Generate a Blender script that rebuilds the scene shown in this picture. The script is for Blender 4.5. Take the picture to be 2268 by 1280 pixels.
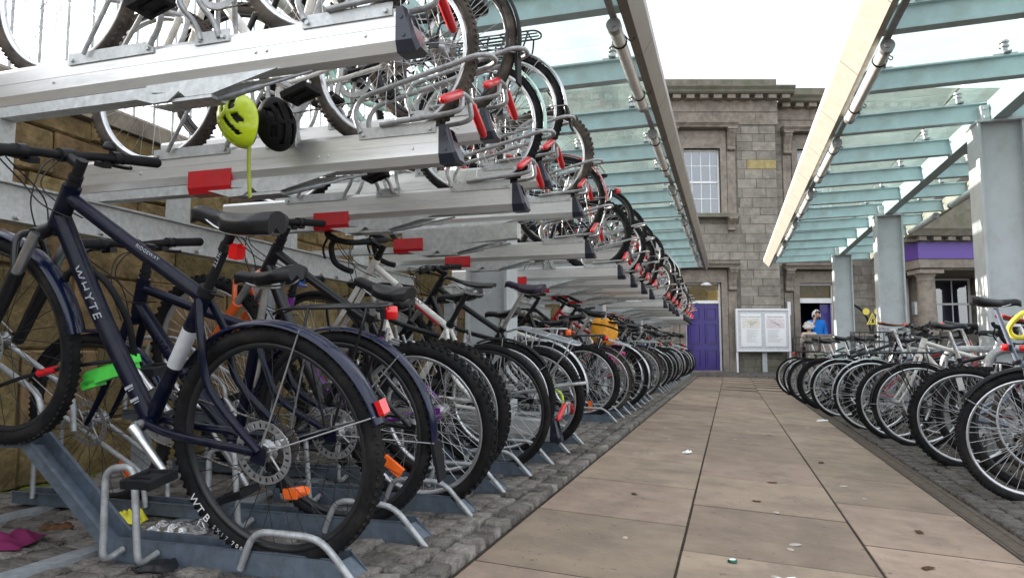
import bpy, math, random
from mathutils import Vector, Matrix, Euler
random.seed(11)
PI = math.pi; R_ = math.radians
SC = bpy.context.scene
COL = SC.collection
for o in list(bpy.data.objects): bpy.data.objects.remove(o)

# ------------------------------------------------------------------ camera
YAW = R_(17.24); PITCH = R_(5.05); CAMZ = 0.65
cam = bpy.data.cameras.new('camera'); cam_o = bpy.data.objects.new('camera', cam); COL.objects.link(cam_o)
cam.sensor_width = 36.0; cam.lens = 36.0 * 1550 / 2268; cam.clip_start = 0.05; cam.clip_end = 900
cam_o.location = (0, 0, CAMZ); cam_o.rotation_euler = (PI/2 + PITCH, 0, YAW)
SC.camera = cam_o

# ------------------------------------------------------------------ sky, sun, exposure
SUN_EL = R_(16); SUN_AZ = R_(8)          # low winter sun from the left, a little ahead
W = bpy.data.worlds.new('World'); SC.world = W; W.use_nodes = True
wn = W.node_tree; wn.nodes.clear()
sky = wn.nodes.new('ShaderNodeTexSky'); sky.sky_type = 'NISHITA'; sky.sun_disc = False
sky.sun_elevation = SUN_EL; sky.sun_rotation = -PI/2 + SUN_AZ; sky.dust_density = 4.0; sky.air_density = 1.2
mixw = wn.nodes.new('ShaderNodeMixRGB'); mixw.inputs[0].default_value = 0.72
mixw.inputs[2].default_value = (5.2, 5.35, 5.6, 1)      # thin bright cloud over the whole sky
bgw = wn.nodes.new('ShaderNodeBackground'); bgw.inputs[1].default_value = 0.14
outw = wn.nodes.new('ShaderNodeOutputWorld')
wn.links.new(sky.outputs[0], mixw.inputs[1]); wn.links.new(mixw.outputs[0], bgw.inputs[0]); wn.links.new(bgw.outputs[0], outw.inputs[0])
sun = bpy.data.lights.new('sun', 'SUN'); sun.energy = 5.0; sun.angle = R_(0.6); sun.color = (1.0, 0.92, 0.82)
sun_o = bpy.data.objects.new('sun', sun); COL.objects.link(sun_o)
sdir = Vector((-math.cos(SUN_EL)*math.cos(SUN_AZ), math.cos(SUN_EL)*math.sin(SUN_AZ), math.sin(SUN_EL)))
sun_o.rotation_euler = (-sdir).to_track_quat('-Z', 'Y').to_euler(); sun_o.location = sdir*40
vs = SC.view_settings; vs.view_transform = 'Standard'; vs.look = 'None'; vs.gamma = 1.0; vs.use_curve_mapping = False
vs.exposure = 1.6
SC.cycles.max_bounces = 6; SC.cycles.transparent_max_bounces = 12
try: SC.cycles.use_denoising = True
except Exception: pass

# ------------------------------------------------------------------ materials
MATS = {}
def M(name, col, rough=0.5, metal=0.0, var=0.12, scale=18.0, bump=0.0, bscale=None, coat=0.0, rnd=0.0, dirt=None, damt=0.0, dscale=6.0, space='Object', stretch=None, spec=None, speck=None):
    """Principled material: base colour broken up by noise, per-object random value, optional dirt patches and bump."""
    if name in MATS: return MATS[name]
    m = bpy.data.materials.new(name); m.use_nodes = True; nt = m.node_tree; N = nt.nodes; L = nt.links
    b = N['Principled BSDF']; b.inputs['Roughness'].default_value = rough; b.inputs['Metallic'].default_value = metal
    b.inputs['Specular IOR Level'].default_value = spec if spec is not None else (0.12 if rough > 0.55 else 0.5)
    if coat: b.inputs['Coat Weight'].default_value = coat; b.inputs['Coat Roughness'].default_value = 0.08
    tc = N.new('ShaderNodeTexCoord'); src = tc.outputs[space] if space != 'World' else N.new('ShaderNodeNewGeometry').outputs['Position']
    if stretch:
        mp = N.new('ShaderNodeMapping'); mp.inputs['Scale'].default_value = stretch; L.new(src, mp.inputs[0]); src = mp.outputs[0]
    nz = N.new('ShaderNodeTexNoise'); nz.inputs['Scale'].default_value = scale; nz.inputs['Detail'].default_value = 6; nz.inputs['Roughness'].default_value = 0.62
    L.new(src, nz.inputs['Vector'])
    hsv = N.new('ShaderNodeHueSaturation'); hsv.inputs['Color'].default_value = (*col, 1)
    mr = N.new('ShaderNodeMapRange'); mr.inputs[1].default_value = 0.25; mr.inputs[2].default_value = 0.75
    mr.inputs[3].default_value = 1 - var*1.6; mr.inputs[4].default_value = 1 + var*1.6
    L.new(nz.outputs[0], mr.inputs[0])
    if rnd:
        oi = N.new('ShaderNodeObjectInfo'); m2 = N.new('ShaderNodeMapRange')
        m2.inputs[3].default_value = 1 - rnd; m2.inputs[4].default_value = 1 + rnd
        L.new(oi.outputs['Random'], m2.inputs[0])
        mu = N.new('ShaderNodeMath'); mu.operation = 'MULTIPLY'; L.new(mr.outputs[0], mu.inputs[0]); L.new(m2.outputs[0], mu.inputs[1])
        L.new(mu.outputs[0], hsv.inputs['Value'])
        m3 = N.new('ShaderNodeMapRange'); m3.inputs[3].default_value = 0.5 - rnd*0.05; m3.inputs[4].default_value = 0.5 + rnd*0.05
        m4 = N.new('ShaderNodeMath'); m4.operation = 'MULTIPLY'; m4.inputs[1].default_value = 7.31
        m5 = N.new('ShaderNodeMath'); m5.operation = 'FRACT'
        L.new(oi.outputs['Random'], m4.inputs[0]); L.new(m4.outputs[0], m5.inputs[0]); L.new(m5.outputs[0], m3.inputs[0]); L.new(m3.outputs[0], hsv.inputs['Hue'])
    else:
        L.new(mr.outputs[0], hsv.inputs['Value'])
    c = hsv.outputs[0]
    if dirt:
        n2 = N.new('ShaderNodeTexNoise'); n2.inputs['Scale'].default_value = dscale; n2.inputs['Detail'].default_value = 8; n2.inputs['Roughness'].default_value = 0.7
        L.new(src, n2.inputs['Vector'])
        rp = N.new('ShaderNodeMapRange'); rp.inputs[1].default_value = 0.48; rp.inputs[2].default_value = 0.68; rp.inputs[3].default_value = 0; rp.inputs[4].default_value = damt
        L.new(n2.outputs[0], rp.inputs[0])
        mx = N.new('ShaderNodeMixRGB'); mx.inputs[2].default_value = (*dirt, 1); L.new(rp.outputs[0], mx.inputs[0]); L.new(c, mx.inputs[1]); c = mx.outputs[0]
        r2 = N.new('ShaderNodeMapRange'); r2.inputs[3].default_value = rough; r2.inputs[4].default_value = min(1, rough + 0.3); L.new(rp.outputs[0], r2.inputs[0]); L.new(r2.outputs[0], b.inputs['Roughness'])
    if speck:
        n4 = N.new('ShaderNodeTexNoise'); n4.inputs['Scale'].default_value = 34; n4.inputs['Detail'].default_value = 3; L.new(src, n4.inputs['Vector'])
        r4 = N.new('ShaderNodeMapRange'); r4.inputs[1].default_value = 0.67; r4.inputs[2].default_value = 0.72; r4.inputs[4].default_value = 0.75; L.new(n4.outputs[0], r4.inputs[0])
        mx4 = N.new('ShaderNodeMixRGB'); mx4.inputs[2].default_value = (*speck, 1); L.new(r4.outputs[0], mx4.inputs[0]); L.new(c, mx4.inputs[1]); c = mx4.outputs[0]
    L.new(c, b.inputs['Base Color'])
    if bump:
        n3 = N.new('ShaderNodeTexNoise'); n3.inputs['Scale'].default_value = bscale or scale*4; n3.inputs['Detail'].default_value = 5; L.new(src, n3.inputs['Vector'])
        bp = N.new('ShaderNodeBump'); bp.inputs['Strength'].default_value = bump; bp.inputs['Distance'].default_value = 0.02
        L.new(n3.outputs[0], bp.inputs['Height']); L.new(bp.outputs[0], b.inputs['Normal'])
    MATS[name] = m
    return m
def glass_mat(name, tint, gloss=0.12, dirt=0.0, rough=0.02, dcol=(0.55, 0.62, 0.56), fk=1.0):
    """Cheap pane glass: tinted see-through, mirror reflection by fresnel, grime layer that can also hold a painted reflection."""
    m = bpy.data.materials.new(name); m.use_nodes = True; nt = m.node_tree; N = nt.nodes; L = nt.links; N.clear()
    out = N.new('ShaderNodeOutputMaterial'); tr = N.new('ShaderNodeBsdfTransparent'); tr.inputs[0].default_value = (*tint, 1)
    gl = N.new('ShaderNodeBsdfGlossy'); gl.inputs['Roughness'].default_value = rough
    fr = N.new('ShaderNodeFresnel'); fr.inputs[0].default_value = 1.5
    ad = N.new('ShaderNodeMath'); ad.operation = 'MULTIPLY_ADD'; ad.inputs[1].default_value = fk; ad.inputs[2].default_value = gloss; L.new(fr.outputs[0], ad.inputs[0])
    mx = N.new('ShaderNodeMixShader'); L.new(ad.outputs[0], mx.inputs[0]); L.new(tr.outputs[0], mx.inputs[1]); L.new(gl.outputs[0], mx.inputs[2])
    last = mx
    if dirt:  # the fanlights use this layer for a painted warm reflection
        df = N.new('ShaderNodeBsdfDiffuse'); df.inputs[0].default_value = (*dcol, 1)
        tl = N.new('ShaderNodeBsdfTranslucent'); tl.inputs[0].default_value = (*dcol, 1)
        m0 = N.new('ShaderNodeMixShader'); m0.inputs[0].default_value = 0.5; L.new(df.outputs[0], m0.inputs[1]); L.new(tl.outputs[0], m0.inputs[2])
        tc = N.new('ShaderNodeTexCoord'); nz = N.new('ShaderNodeTexNoise'); nz.inputs['Scale'].default_value = 2.2; nz.inputs['Detail'].default_value = 9; nz.inputs['Roughness'].default_value = 0.7
        L.new(tc.outputs['Object'], nz.inputs['Vector'])
        rp = N.new('ShaderNodeMapRange'); rp.inputs[1].default_value = 0.35; rp.inputs[2].default_value = 0.75; rp.inputs[3].default_value = dirt*0.35; rp.inputs[4].default_value = dirt; L.new(nz.outputs[0], rp.inputs[0])
        m1 = N.new('ShaderNodeMixShader'); L.new(rp.outputs[0], m1.inputs[0]); L.new(mx.outputs[0], m1.inputs[1]); L.new(m0.outputs[0], m1.inputs[2]); last = m1
    L.new(last.outputs[0], out.inputs[0]); MATS[name] = m
    return m

M('rubber', (0.013, 0.013, 0.014), 0.72, var=0.25, scale=30, dirt=(0.07, 0.06, 0.05), damt=0.35, dscale=9, bump=0.15)
M('rubber_worn', (0.06, 0.052, 0.046), 0.85, var=0.3, scale=25, dirt=(0.16, 0.13, 0.10), damt=0.7, dscale=7, bump=0.2)
M('black_plastic', (0.012, 0.012, 0.014), 0.42, spec=0.3, var=0.1)
M('black_matt', (0.016, 0.016, 0.018), 0.6, var=0.15, dirt=(0.06, 0.055, 0.05), damt=0.25)
M('black_paint', (0.010, 0.010, 0.012), 0.34, coat=0.3, spec=0.35, var=0.1)
M('navy_paint', (0.0016, 0.0036, 0.016), 0.36, metal=0.0, coat=0.12, spec=0.22, var=0.08, dirt=(0.05, 0.045, 0.04), damt=0.3, dscale=16)
M('navy_dark', (0.003, 0.005, 0.018), 0.36, metal=0.1, coat=0.15, spec=0.25, var=0.08)
M('navy_gloss', (0.0025, 0.006, 0.030), 0.22, coat=0.25, spec=0.35, var=0.06, dirt=(0.08, 0.08, 0.08), damt=0.1, dscale=12)
M('white_paint', (0.78, 0.76, 0.72), 0.3, coat=0.5, var=0.05, dirt=(0.2, 0.16, 0.11), damt=0.5, dscale=7)
M('silver_paint', (0.5, 0.52, 0.55), 0.32, metal=0.6, coat=0.3)
M('red_paint', (0.42, 0.012, 0.015), 0.3, coat=0.6)
M('orange_paint', (0.75, 0.12, 0.02), 0.35, coat=0.5)
M('purple_frame', (0.16, 0.02, 0.24), 0.3, coat=0.6)
M('blue_frame', (0.02, 0.09, 0.42), 0.3, coat=0.6)
M('green_frame', (0.02, 0.10, 0.05), 0.35, coat=0.5)
M('mint_paint', (0.42, 0.66, 0.58), 0.35, coat=0.4, dirt=(0.2, 0.22, 0.2), damt=0.3)
M('maroon_paint', (0.16, 0.02, 0.03), 0.3, coat=0.5)
M('grey_frame', (0.16, 0.19, 0.25), 0.38, metal=0.3, coat=0.3)
M('pink_plastic', (0.80, 0.05, 0.28), 0.4)
M('alloy', (0.66, 0.66, 0.67), 0.33, metal=0.92, var=0.1, dirt=(0.2, 0.18, 0.16), damt=0.4, dscale=12)
M('alloy_dull', (0.42, 0.42, 0.43), 0.45, metal=0.8, var=0.15, dirt=(0.10, 0.09, 0.08), damt=0.5)
M('rim_silver', (0.72, 0.73, 0.75), 0.3, metal=0.85, var=0.06)
M('rim_black', (0.03, 0.03, 0.032), 0.4, metal=0.3)
M('spoke_steel', (0.55, 0.55, 0.56), 0.35, metal=0.9)
M('spoke_black', (0.03, 0.03, 0.03), 0.4, metal=0.4)
M('chain_steel', (0.24, 0.22, 0.20), 0.42, metal=0.85, var=0.3, scale=90)
M('saddle_black', (0.012, 0.012, 0.014), 0.40, spec=0.4, var=0.15, bump=0.08, bscale=180)
M('saddle_plum', (0.025, 0.015, 0.035), 0.5, var=0.15, bump=0.1, bscale=200)
M('saddle_brown', (0.18, 0.055, 0.025), 0.42, var=0.2)
M('saddle_red', (0.5, 0.03, 0.03), 0.42)
M('red_plastic', (0.62, 0.008, 0.016), 0.34, coat=0.3, var=0.08, dirt=(0.38, 0.03, 0.03), damt=0.5, dscale=16)
M('red_lens', (0.72, 0.01, 0.012), 0.12, coat=0.8, var=0.05)
M('orange_lens', (0.95, 0.16, 0.02), 0.2, coat=0.5)
M('white_reflector', (0.62, 0.62, 0.6), 0.2, coat=0.6)
M('neon_yellow', (0.62, 0.80, 0.015), 0.3, coat=0.4, var=0.04)
M('lock_green', (0.10, 0.72, 0.09), 0.35, coat=0.3)
M('yellow_paint', (0.78, 0.66, 0.06), 0.4)
M('bag_orange', (0.85, 0.36, 0.02), 0.5, var=0.15, bump=0.3, bscale=12)
M('aluminium', (0.82, 0.82, 0.81), 0.32, metal=0.65, var=0.07, scale=6, dirt=(0.42, 0.41, 0.39), damt=0.45, dscale=7, stretch=(0.25, 2, 2))
M('galvanised', (0.42, 0.45, 0.48), 0.5, metal=0.55, var=0.2, scale=34, dirt=(0.22, 0.23, 0.24), damt=0.5, dscale=10, bump=0.05)
M('galvanised_pale', (0.60, 0.62, 0.62), 0.48, metal=0.5, var=0.14, scale=40, dirt=(0.36, 0.36, 0.35), damt=0.35, dscale=9)
M('channel_blue', (0.14, 0.175, 0.22), 0.46, metal=0.5, var=0.2, scale=22, dirt=(0.08, 0.08, 0.075), damt=0.6, dscale=9)
M('tube_grey', (0.40, 0.41, 0.42), 0.5, metal=0.45, var=0.22, scale=40, dirt=(0.2, 0.19, 0.18), damt=0.5, dscale=14)
M('cap_navy', (0.02, 0.024, 0.04), 0.3, coat=0.3)
M('steel_paint', (0.47, 0.61, 0.64), 0.5, var=0.07, scale=3, dirt=(0.30, 0.33, 0.30), damt=0.4, dscale=3.5)
M('column_paint', (0.50, 0.53, 0.55), 0.48, var=0.05, scale=4, dirt=(0.28, 0.28, 0.26), damt=0.35, dscale=5)
M('fascia_shaded', (0.23, 0.205, 0.18), 0.45, metal=0.2, var=0.08, scale=3, dirt=(0.24, 0.21, 0.18), damt=0.4)  # left canopy fascia, its unlit look put into a darker base colour
M('fascia_sunlit', (0.44, 0.42, 0.37), 0.45, metal=0.05, var=0.1, scale=3, dirt=(0.26, 0.235, 0.19), damt=0.6, dscale=4)  # right canopy fascia, its sunlit look put into a paler base colour
M('diffuser', (0.72, 0.72, 0.70), 0.25, var=0.05, coat=0.3)
M('flagstone', (0.285, 0.215, 0.162), 0.6, var=0.15, scale=5, bump=0.14, bscale=60, rnd=0.22, dirt=(0.185, 0.145, 0.12), damt=0.7, dscale=3.2, spec=0.2, speck=(0.09, 0.075, 0.065), space='World')
M('joint_dirt', (0.045, 0.036, 0.028), 0.95, var=0.3, scale=40, bump=0.4)
M('sett', (0.185, 0.168, 0.152), 0.75, var=0.3, scale=22, bump=0.9, bscale=60, rnd=0.38, dirt=(0.06, 0.052, 0.042), damt=0.75, dscale=5, space='World')
M('sett_ground', (0.07, 0.06, 0.048), 0.95, var=0.35, scale=18, bump=0.6, dirt=(0.05, 0.06, 0.025), damt=0.5, dscale=2)
M('drain_iron', (0.11, 0.088, 0.072), 0.8, metal=0.2, var=0.25, scale=30)
M('ashlar', (0.275, 0.248, 0.212), 0.86, var=0.2, scale=5, bump=0.35, bscale=45, rnd=0.14, dirt=(0.135, 0.125, 0.112), damt=0.6, dscale=2.0)
M('ashlar_back', (0.15, 0.135, 0.115), 0.95, var=0.25, scale=7, bump=0.3)
M('dressed_stone', (0.27, 0.232, 0.195), 0.85, var=0.2, scale=6, bump=0.25, bscale=50, dirt=(0.13, 0.115, 0.10), damt=0.7, dscale=2.4)
M('mossy_stone', (0.20, 0.185, 0.15), 0.92, var=0.25, scale=6, bump=0.4, bscale=30, dirt=(0.085, 0.105, 0.05), damt=0.8, dscale=3)
M('ochre_stone', (0.36, 0.29, 0.14), 0.85, var=0.2, scale=6, bump=0.2)
M('wall_stone', (0.20, 0.142, 0.072), 0.86, var=0.36, scale=9, bump=0.9, bscale=22, rnd=0.3, dirt=(0.10, 0.08, 0.04), damt=0.8, dscale=4.2)
M('wall_mortar', (0.15, 0.11, 0.06), 0.95, var=0.3, scale=12, bump=0.5)
M('moss', (0.10, 0.15, 0.02), 0.95, var=0.4, scale=30, bump=0.6)
M('white_gloss', (0.80, 0.80, 0.80), 0.35, var=0.03, dirt=(0.5, 0.48, 0.45), damt=0.2)
M('purple_door', (0.028, 0.011, 0.19), 0.32, coat=0.3, var=0.08)
M('purple_sign', (0.12, 0.06, 0.32), 0.4, var=0.05)
M('purple_dark', (0.03, 0.02, 0.09), 0.45)
M('dark_room', (0.03, 0.028, 0.035), 0.8)
M('blind_white', (0.34, 0.40, 0.68), 0.7, var=0.06)
M('paper', (0.82, 0.82, 0.82), 0.5, var=0.02)
M('board_grey', (0.55, 0.56, 0.58), 0.4)
M('skin', (0.45, 0.26, 0.18), 0.5, var=0.05)
M('hair_dark', (0.02, 0.015, 0.012), 0.6)
M('jacket_blue', (0.015, 0.17, 0.58), 0.6, var=0.12)
M('fleece_white', (0.72, 0.70, 0.66), 0.9, var=0.15, scale=60, bump=0.6, bscale=90)
M('coat_beige', (0.55, 0.47, 0.38), 0.85, var=0.1)
M('trousers', (0.03, 0.03, 0.04), 0.8)
M('litter_yellow', (0.75, 0.68, 0.03), 0.35, var=0.2, coat=0.3)
M('litter_pink', (0.16, 0.02, 0.075), 0.6, var=0.2)
M('strap_olive', (0.34, 0.38, 0.06), 0.7, var=0.2, scale=60)
M('leaf_brown', (0.09, 0.045, 0.022), 0.8, var=0.3, scale=40)
M('gum', (0.42, 0.38, 0.34), 0.8, var=0.1)
M('bottle_green', (0.01, 0.10, 0.05), 0.3, metal=0.4)
M('sign_yellow', (0.80, 0.66, 0.10), 0.4)
M('print_black', (0.02, 0.02, 0.02), 0.5)
M('print_white', (0.42, 0.44, 0.48), 0.4)
M('print_grey', (0.28, 0.26, 0.26), 0.6)
M('print_pink', (0.74, 0.66, 0.66), 0.6, var=0.1)
M('print_tan', (0.74, 0.70, 0.62), 0.6, var=0.1)
M('terrain_far', (0.16, 0.15, 0.14), 0.95, var=0.2, scale=0.5)
glass_mat('canopy_glass', (0.94, 0.985, 0.97), 0.0, 0.27, 0.02, (0.64, 0.76, 0.70), 0.4)
glass_mat('window_glass', (0.5, 0.55, 0.6), 0.18, 0.0)
glass_mat('fanlight_glass', (0.55, 0.5, 0.4), 0.03, 0.75, 0.03, (0.34, 0.27, 0.13), 0.5)  # warm reflection painted into the panes as a diffuse tint
glass_mat('plastic_film', (0.85, 0.87, 0.9), 0.12, 0.35, 0.15, (0.7, 0.7, 0.7))

# ------------------------------------------------------------------ mesh builder
class MB:
    def __init__(s): s.v = []; s.f = []; s.sm = []
    def add(s, vs, fs, smooth=False):
        n = len(s.v); s.v += [tuple(v) for v in vs]; s.f += [tuple(i+n for i in f) for f in fs]; s.sm += [smooth]*len(fs); return s
    def box(s, c, d, m=None, bev=0.0):
        x, y, z = d[0]/2, d[1]/2, d[2]/2
        if bev:
            b = bev; vs = []
            P = [(-x, -y), (x, -y), (x, y), (-x, y)]; Q = [(-x+b, -y+b), (x-b, -y+b), (x-b, y-b), (-x+b, y-b)]
            for (lay, zz) in ((P, -z), (P, z-b), (Q, z)): vs += [(a, c2, zz) for a, c2 in lay]
            fs = [(3, 2, 1, 0), (8, 9, 10, 11)]
            for k in range(4):
                j = (k+1) % 4; fs += [(k, j, 4+j, 4+k), (4+k, 4+j, 8+j, 8+k)]
        else:
            vs = [(-x,-y,-z),(x,-y,-z),(x,y,-z),(-x,y,-z),(-x,-y,z),(x,-y,z),(x,y,z),(-x,y,z)]
            fs = [(3,2,1,0),(4,5,6,7),(0,1,5,4),(1,2,6,5),(2,3,7,6),(3,0,4,7)]
        if m is not None: vs = [m @ Vector(v) for v in vs]
        return s.add([(v[0]+c[0], v[1]+c[1], v[2]+c[2]) for v in vs], fs)
    def bb(s, x0, x1, y0, y1, z0, z1, bev=0): return s.box(((x0+x1)/2, (y0+y1)/2, (z0+z1)/2), (abs(x1-x0), abs(y1-y0), abs(z1-z0)), None, bev)
    def tube(s, pts, r, n=8, closed=False, caps=True, sq=None):
        P = [Vector(p) for p in pts]; k = len(P); rr = r if isinstance(r, (list, tuple)) else [r]*k
        T = []
        for i in range(k):
            a = P[(i-1) % k] if (i > 0 or closed) else P[i]; b = P[(i+1) % k] if (i < k-1 or closed) else P[i]
            t = b-a; T.append(t.normalized() if t.length > 1e-9 else Vector((0, 0, 1)))
        up = Vector((0, 0, 1)) if abs(T[0].z) < 0.9 else Vector((0, 1, 0))
        nrm = (up - T[0]*up.dot(T[0])).normalized(); vs = []
        for i in range(k):
            nrm = (nrm - T[i]*nrm.dot(T[i])).normalized(); bi = T[i].cross(nrm)
            a_, b_ = sq if sq else (1, 1)
            for j in range(n):
                an = 2*PI*j/n; vs.append(P[i] + (nrm*math.cos(an)*a_ + bi*math.sin(an)*b_)*rr[i])
        fs = []
        for i in range(k if closed else k-1):
            i2 = (i+1) % k
            for j in range(n):
                j2 = (j+1) % n; fs.append((i*n+j, i*n+j2, i2*n+j2, i2*n+j))
        s.add(vs, fs, True)
        if caps and not closed:
            s.add([vs[j] for j in range(n)], [tuple(range(n-1, -1, -1))]); s.add([vs[(k-1)*n+j] for j in range(n)], [tuple(range(n))])
        return s
    def cyl(s, a, b, r, n=12, r2=None): return s.tube([a, b], [r, r if r2 is None else r2], n)
    def lathe(s, prof, c=(0,0,0), axis='Y', n=32, a0=0, a1=2*PI, closed_prof=True, smooth=True):
        full = abs(a1-a0-2*PI) < 1e-6; m = n if full else n+1; k = len(prof); vs = []
        for i in range(m):
            a = a0+(a1-a0)*i/n
            for (r, h) in prof:
                if axis == 'Y': vs.append((c[0]+r*math.cos(a), c[1]+h, c[2]+r*math.sin(a)))
                elif axis == 'Z': vs.append((c[0]+r*math.cos(a), c[1]+r*math.sin(a), c[2]+h))
                else: vs.append((c[0]+h, c[1]+r*math.cos(a), c[2]+r*math.sin(a)))
        fs = []
        for i in range(n):
            i2 = (i+1) % m
            for j in range(k if closed_prof else k-1):
                j2 = (j+1) % k; fs.append((i*k+j, i2*k+j, i2*k+j2, i*k+j2))
        s.add(vs, fs, smooth)
        if closed_prof and not full: s.add(vs[:k], [tuple(range(k))]); s.add(vs[-k:], [tuple(range(k-1, -1, -1))])
        return s
    def prism(s, poly, y0, y1, plane='XZ'):
        n = len(poly)
        f = (lambda p, h: (p[0], h, p[1])) if plane == 'XZ' else ((lambda p, h: (p[0], p[1], h)) if plane == 'XY' else (lambda p, h: (h, p[0], p[1])))
        vs = [f(p, y0) for p in poly] + [f(p, y1) for p in poly]
        fs = [tuple(range(n)), tuple(range(2*n-1, n-1, -1))] + [(i, n+i, n+(i+1) % n, (i+1) % n) for i in range(n)]
        return s.add(vs, fs)
    def grid(s, fn, nu, nv, smooth=True, close_u=False):
        vs = [fn(i/(nu if close_u else nu-1), j/(nv-1)) for i in range(nu) for j in range(nv)]
        fs = []
        for i in range(nu if close_u else nu-1):
            i2 = (i+1) % nu
            for j in range(nv-1): fs.append((i*nv+j, i2*nv+j, i2*nv+j+1, i*nv+j+1))
        return s.add(vs, fs, smooth)
    def mesh(s, name):
        me = bpy.data.meshes.new(name); me.from_pydata(s.v, [], s.f); me.polygons.foreach_set('use_smooth', s.sm)
        import bmesh
        b = bmesh.new(); b.from_mesh(me); bmesh.ops.recalc_face_normals(b, faces=b.faces); b.to_mesh(me); b.free()
        me.materials.append(MATS['rubber']); me.update(); return me
CACHE = {}
def cached(key, fn, name):
    if key not in CACHE: CACHE[key] = fn().mesh(name)
    return CACHE[key]
def obj(name, me, mat, parent=None, mtx=None, loc=None, rot=None):
    if isinstance(me, MB): me = me.mesh(name)
    o = bpy.data.objects.new(name, me); COL.objects.link(o)
    if me is not None and len(me.materials):
        sl = o.material_slots[0]; sl.link = 'OBJECT'; sl.material = MATS[mat] if isinstance(mat, str) else mat
    if parent is not None: o.parent = parent
    if mtx is not None: o.matrix_local = mtx
    if loc is not None: o.location = loc
    if rot is not None: o.rotation_euler = rot
    return o
def tag(o, label=None, cat=None, group=None, kind=None):
    for k, v in (('label', label), ('category', cat), ('group', group), ('kind', kind)):
        if v: o[k] = v
    return o
def thing(name, label, cat, loc=(0,0,0), rot=(0,0,0), group=None):
    o = bpy.data.objects.new(name, None); COL.objects.link(o); o.location = loc; o.rotation_euler = rot; o.empty_display_size = 0.1
    return tag(o, label, cat, group)
def crom(pts, k=5, closed=False):
    """Catmull-Rom smoothing of a polyline."""
    P = [Vector(p) for p in pts]; n = len(P); out = []
    for i in range(n if closed else n-1):
        p0 = P[(i-1) % n] if (i > 0 or closed) else P[i]; p1 = P[i]; p2 = P[(i+1) % n]; p3 = P[(i+2) % n] if (i < n-2 or closed) else p2
        for j in range(k):
            t = j/k; out.append(0.5*((2*p1)+(p2-p0)*t+(2*p0-5*p1+4*p2-p3)*t*t+(3*p1-p0-3*p2+p3)*t**3))
    if not closed: out.append(P[-1])
    return out
def bend(pts, r=0.03, k=4):
    """Polyline with rounded corners, like a bent tube."""
    P = [Vector(p) for p in pts]; out = [P[0]]
    for i in range(1, len(P)-1):
        a, b, c = P[i-1], P[i], P[i+1]; d1 = (a-b); d2 = (c-b); q = min(r, d1.length*0.45, d2.length*0.45)
        s_, e_ = b+d1.normalized()*q, b+d2.normalized()*q
        for j in range(k+1):
            t = j/k; out.append(s_*(1-t)**2 + b*2*t*(1-t) + e_*t*t)
    out.append(P[-1]); return out
def lettering(text, size, mat, parent, mtx, name='lettering', depth=0.0006, shear=0.0, spacing=1.0):
    c = bpy.data.curves.new(name, 'FONT'); c.body = text; c.size = size; c.extrude = depth; c.align_x = 'CENTER'; c.align_y = 'CENTER'; c.shear = shear; c.space_character = spacing
    o = bpy.data.objects.new(name, c); COL.objects.link(o); dg = bpy.context.evaluated_depsgraph_get()
    me = bpy.data.meshes.new_from_object(o.evaluated_get(dg)); bpy.data.objects.remove(o)
    me.materials.clear(); me.materials.append(MATS[mat]); return obj(name, me, mat, parent, mtx)
ORD = ['first','second','third','fourth','fifth','sixth','seventh','eighth','ninth','tenth','eleventh','twelfth','thirteenth','fourteenth','fifteenth','sixteenth','seventeenth','eighteenth','nineteenth','twentieth','twenty-first','twenty-second','twenty-third','twenty-fourth','twenty-fifth','twenty-sixth','twenty-seventh','twenty-eighth','twenty-ninth','thirtieth','thirty-first','thirty-second','thirty-third']
def ground_z(x, y):
    """Cross fall of the paving towards the gutter, levelling out near the station."""
    f = 1.0 if y < 13 else max(0.0, 1-(y-13)/6.0)
    return -0.055*max(0.0, min(2.3, x+0.9))*f
# ================================================================== ground
def build_ground():
    xs = [-200, -60, -20, -8, -4, -3, -2, -0.9, 0, 1.0, 1.4, 2.5, 4, 8, 20, 60, 200]
    ys = [-60, -20, -4, 0, 3, 6, 9, 11, 13, 14, 15, 16, 17, 18, 19, 22, 30, 60, 200, 500]
    mb = MB(); vs = [(x, y, ground_z(x, y)-0.028) for x in xs for y in ys]; ny = len(ys)
    mb.add(vs, [(i*ny+j, (i+1)*ny+j, (i+1)*ny+j+1, i*ny+j+1) for i in range(len(xs)-1) for j in range(ny-1)], True)
    return tag(obj('ground', mb, 'sett_ground'), kind='structure')
GROUND = build_ground()

# ------------------------------------------------------------------ flagstone path, each slab its own piece
def slab_mesh(w, l, seed):
    rr = random.Random(seed); mb = MB(); b = 0.003
    x, y = w/2-0.0035, l/2-0.008
    P = [(-x, -y), (x, -y), (x, y), (-x, y)]; Q = [(-x+b, -y+b), (x-b, -y+b), (x-b, y-b), (-x+b, y-b)]
    vs = [(a, c, -0.03) for a, c in P] + [(a, c, -0.004) for a, c in P] + [(a, c, 0.0) for a, c in Q]
    fs = [(3,2,1,0), (8,9,10,11)]
    for k in range(4):
        j = (k+1) % 4; fs += [(k, j, 4+j, 4+k), (4+k, 4+j, 8+j, 8+k)]
    return mb.add(vs, fs)
PATH = tag(obj('footpath', MB().grid(lambda u, v: (-0.8+1.86*u, 0.2+18.6*v, ground_z(-0.8+1.86*u, 0.2+18.6*v)-0.0035), 5, 30), 'joint_dirt'), kind='structure')
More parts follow.
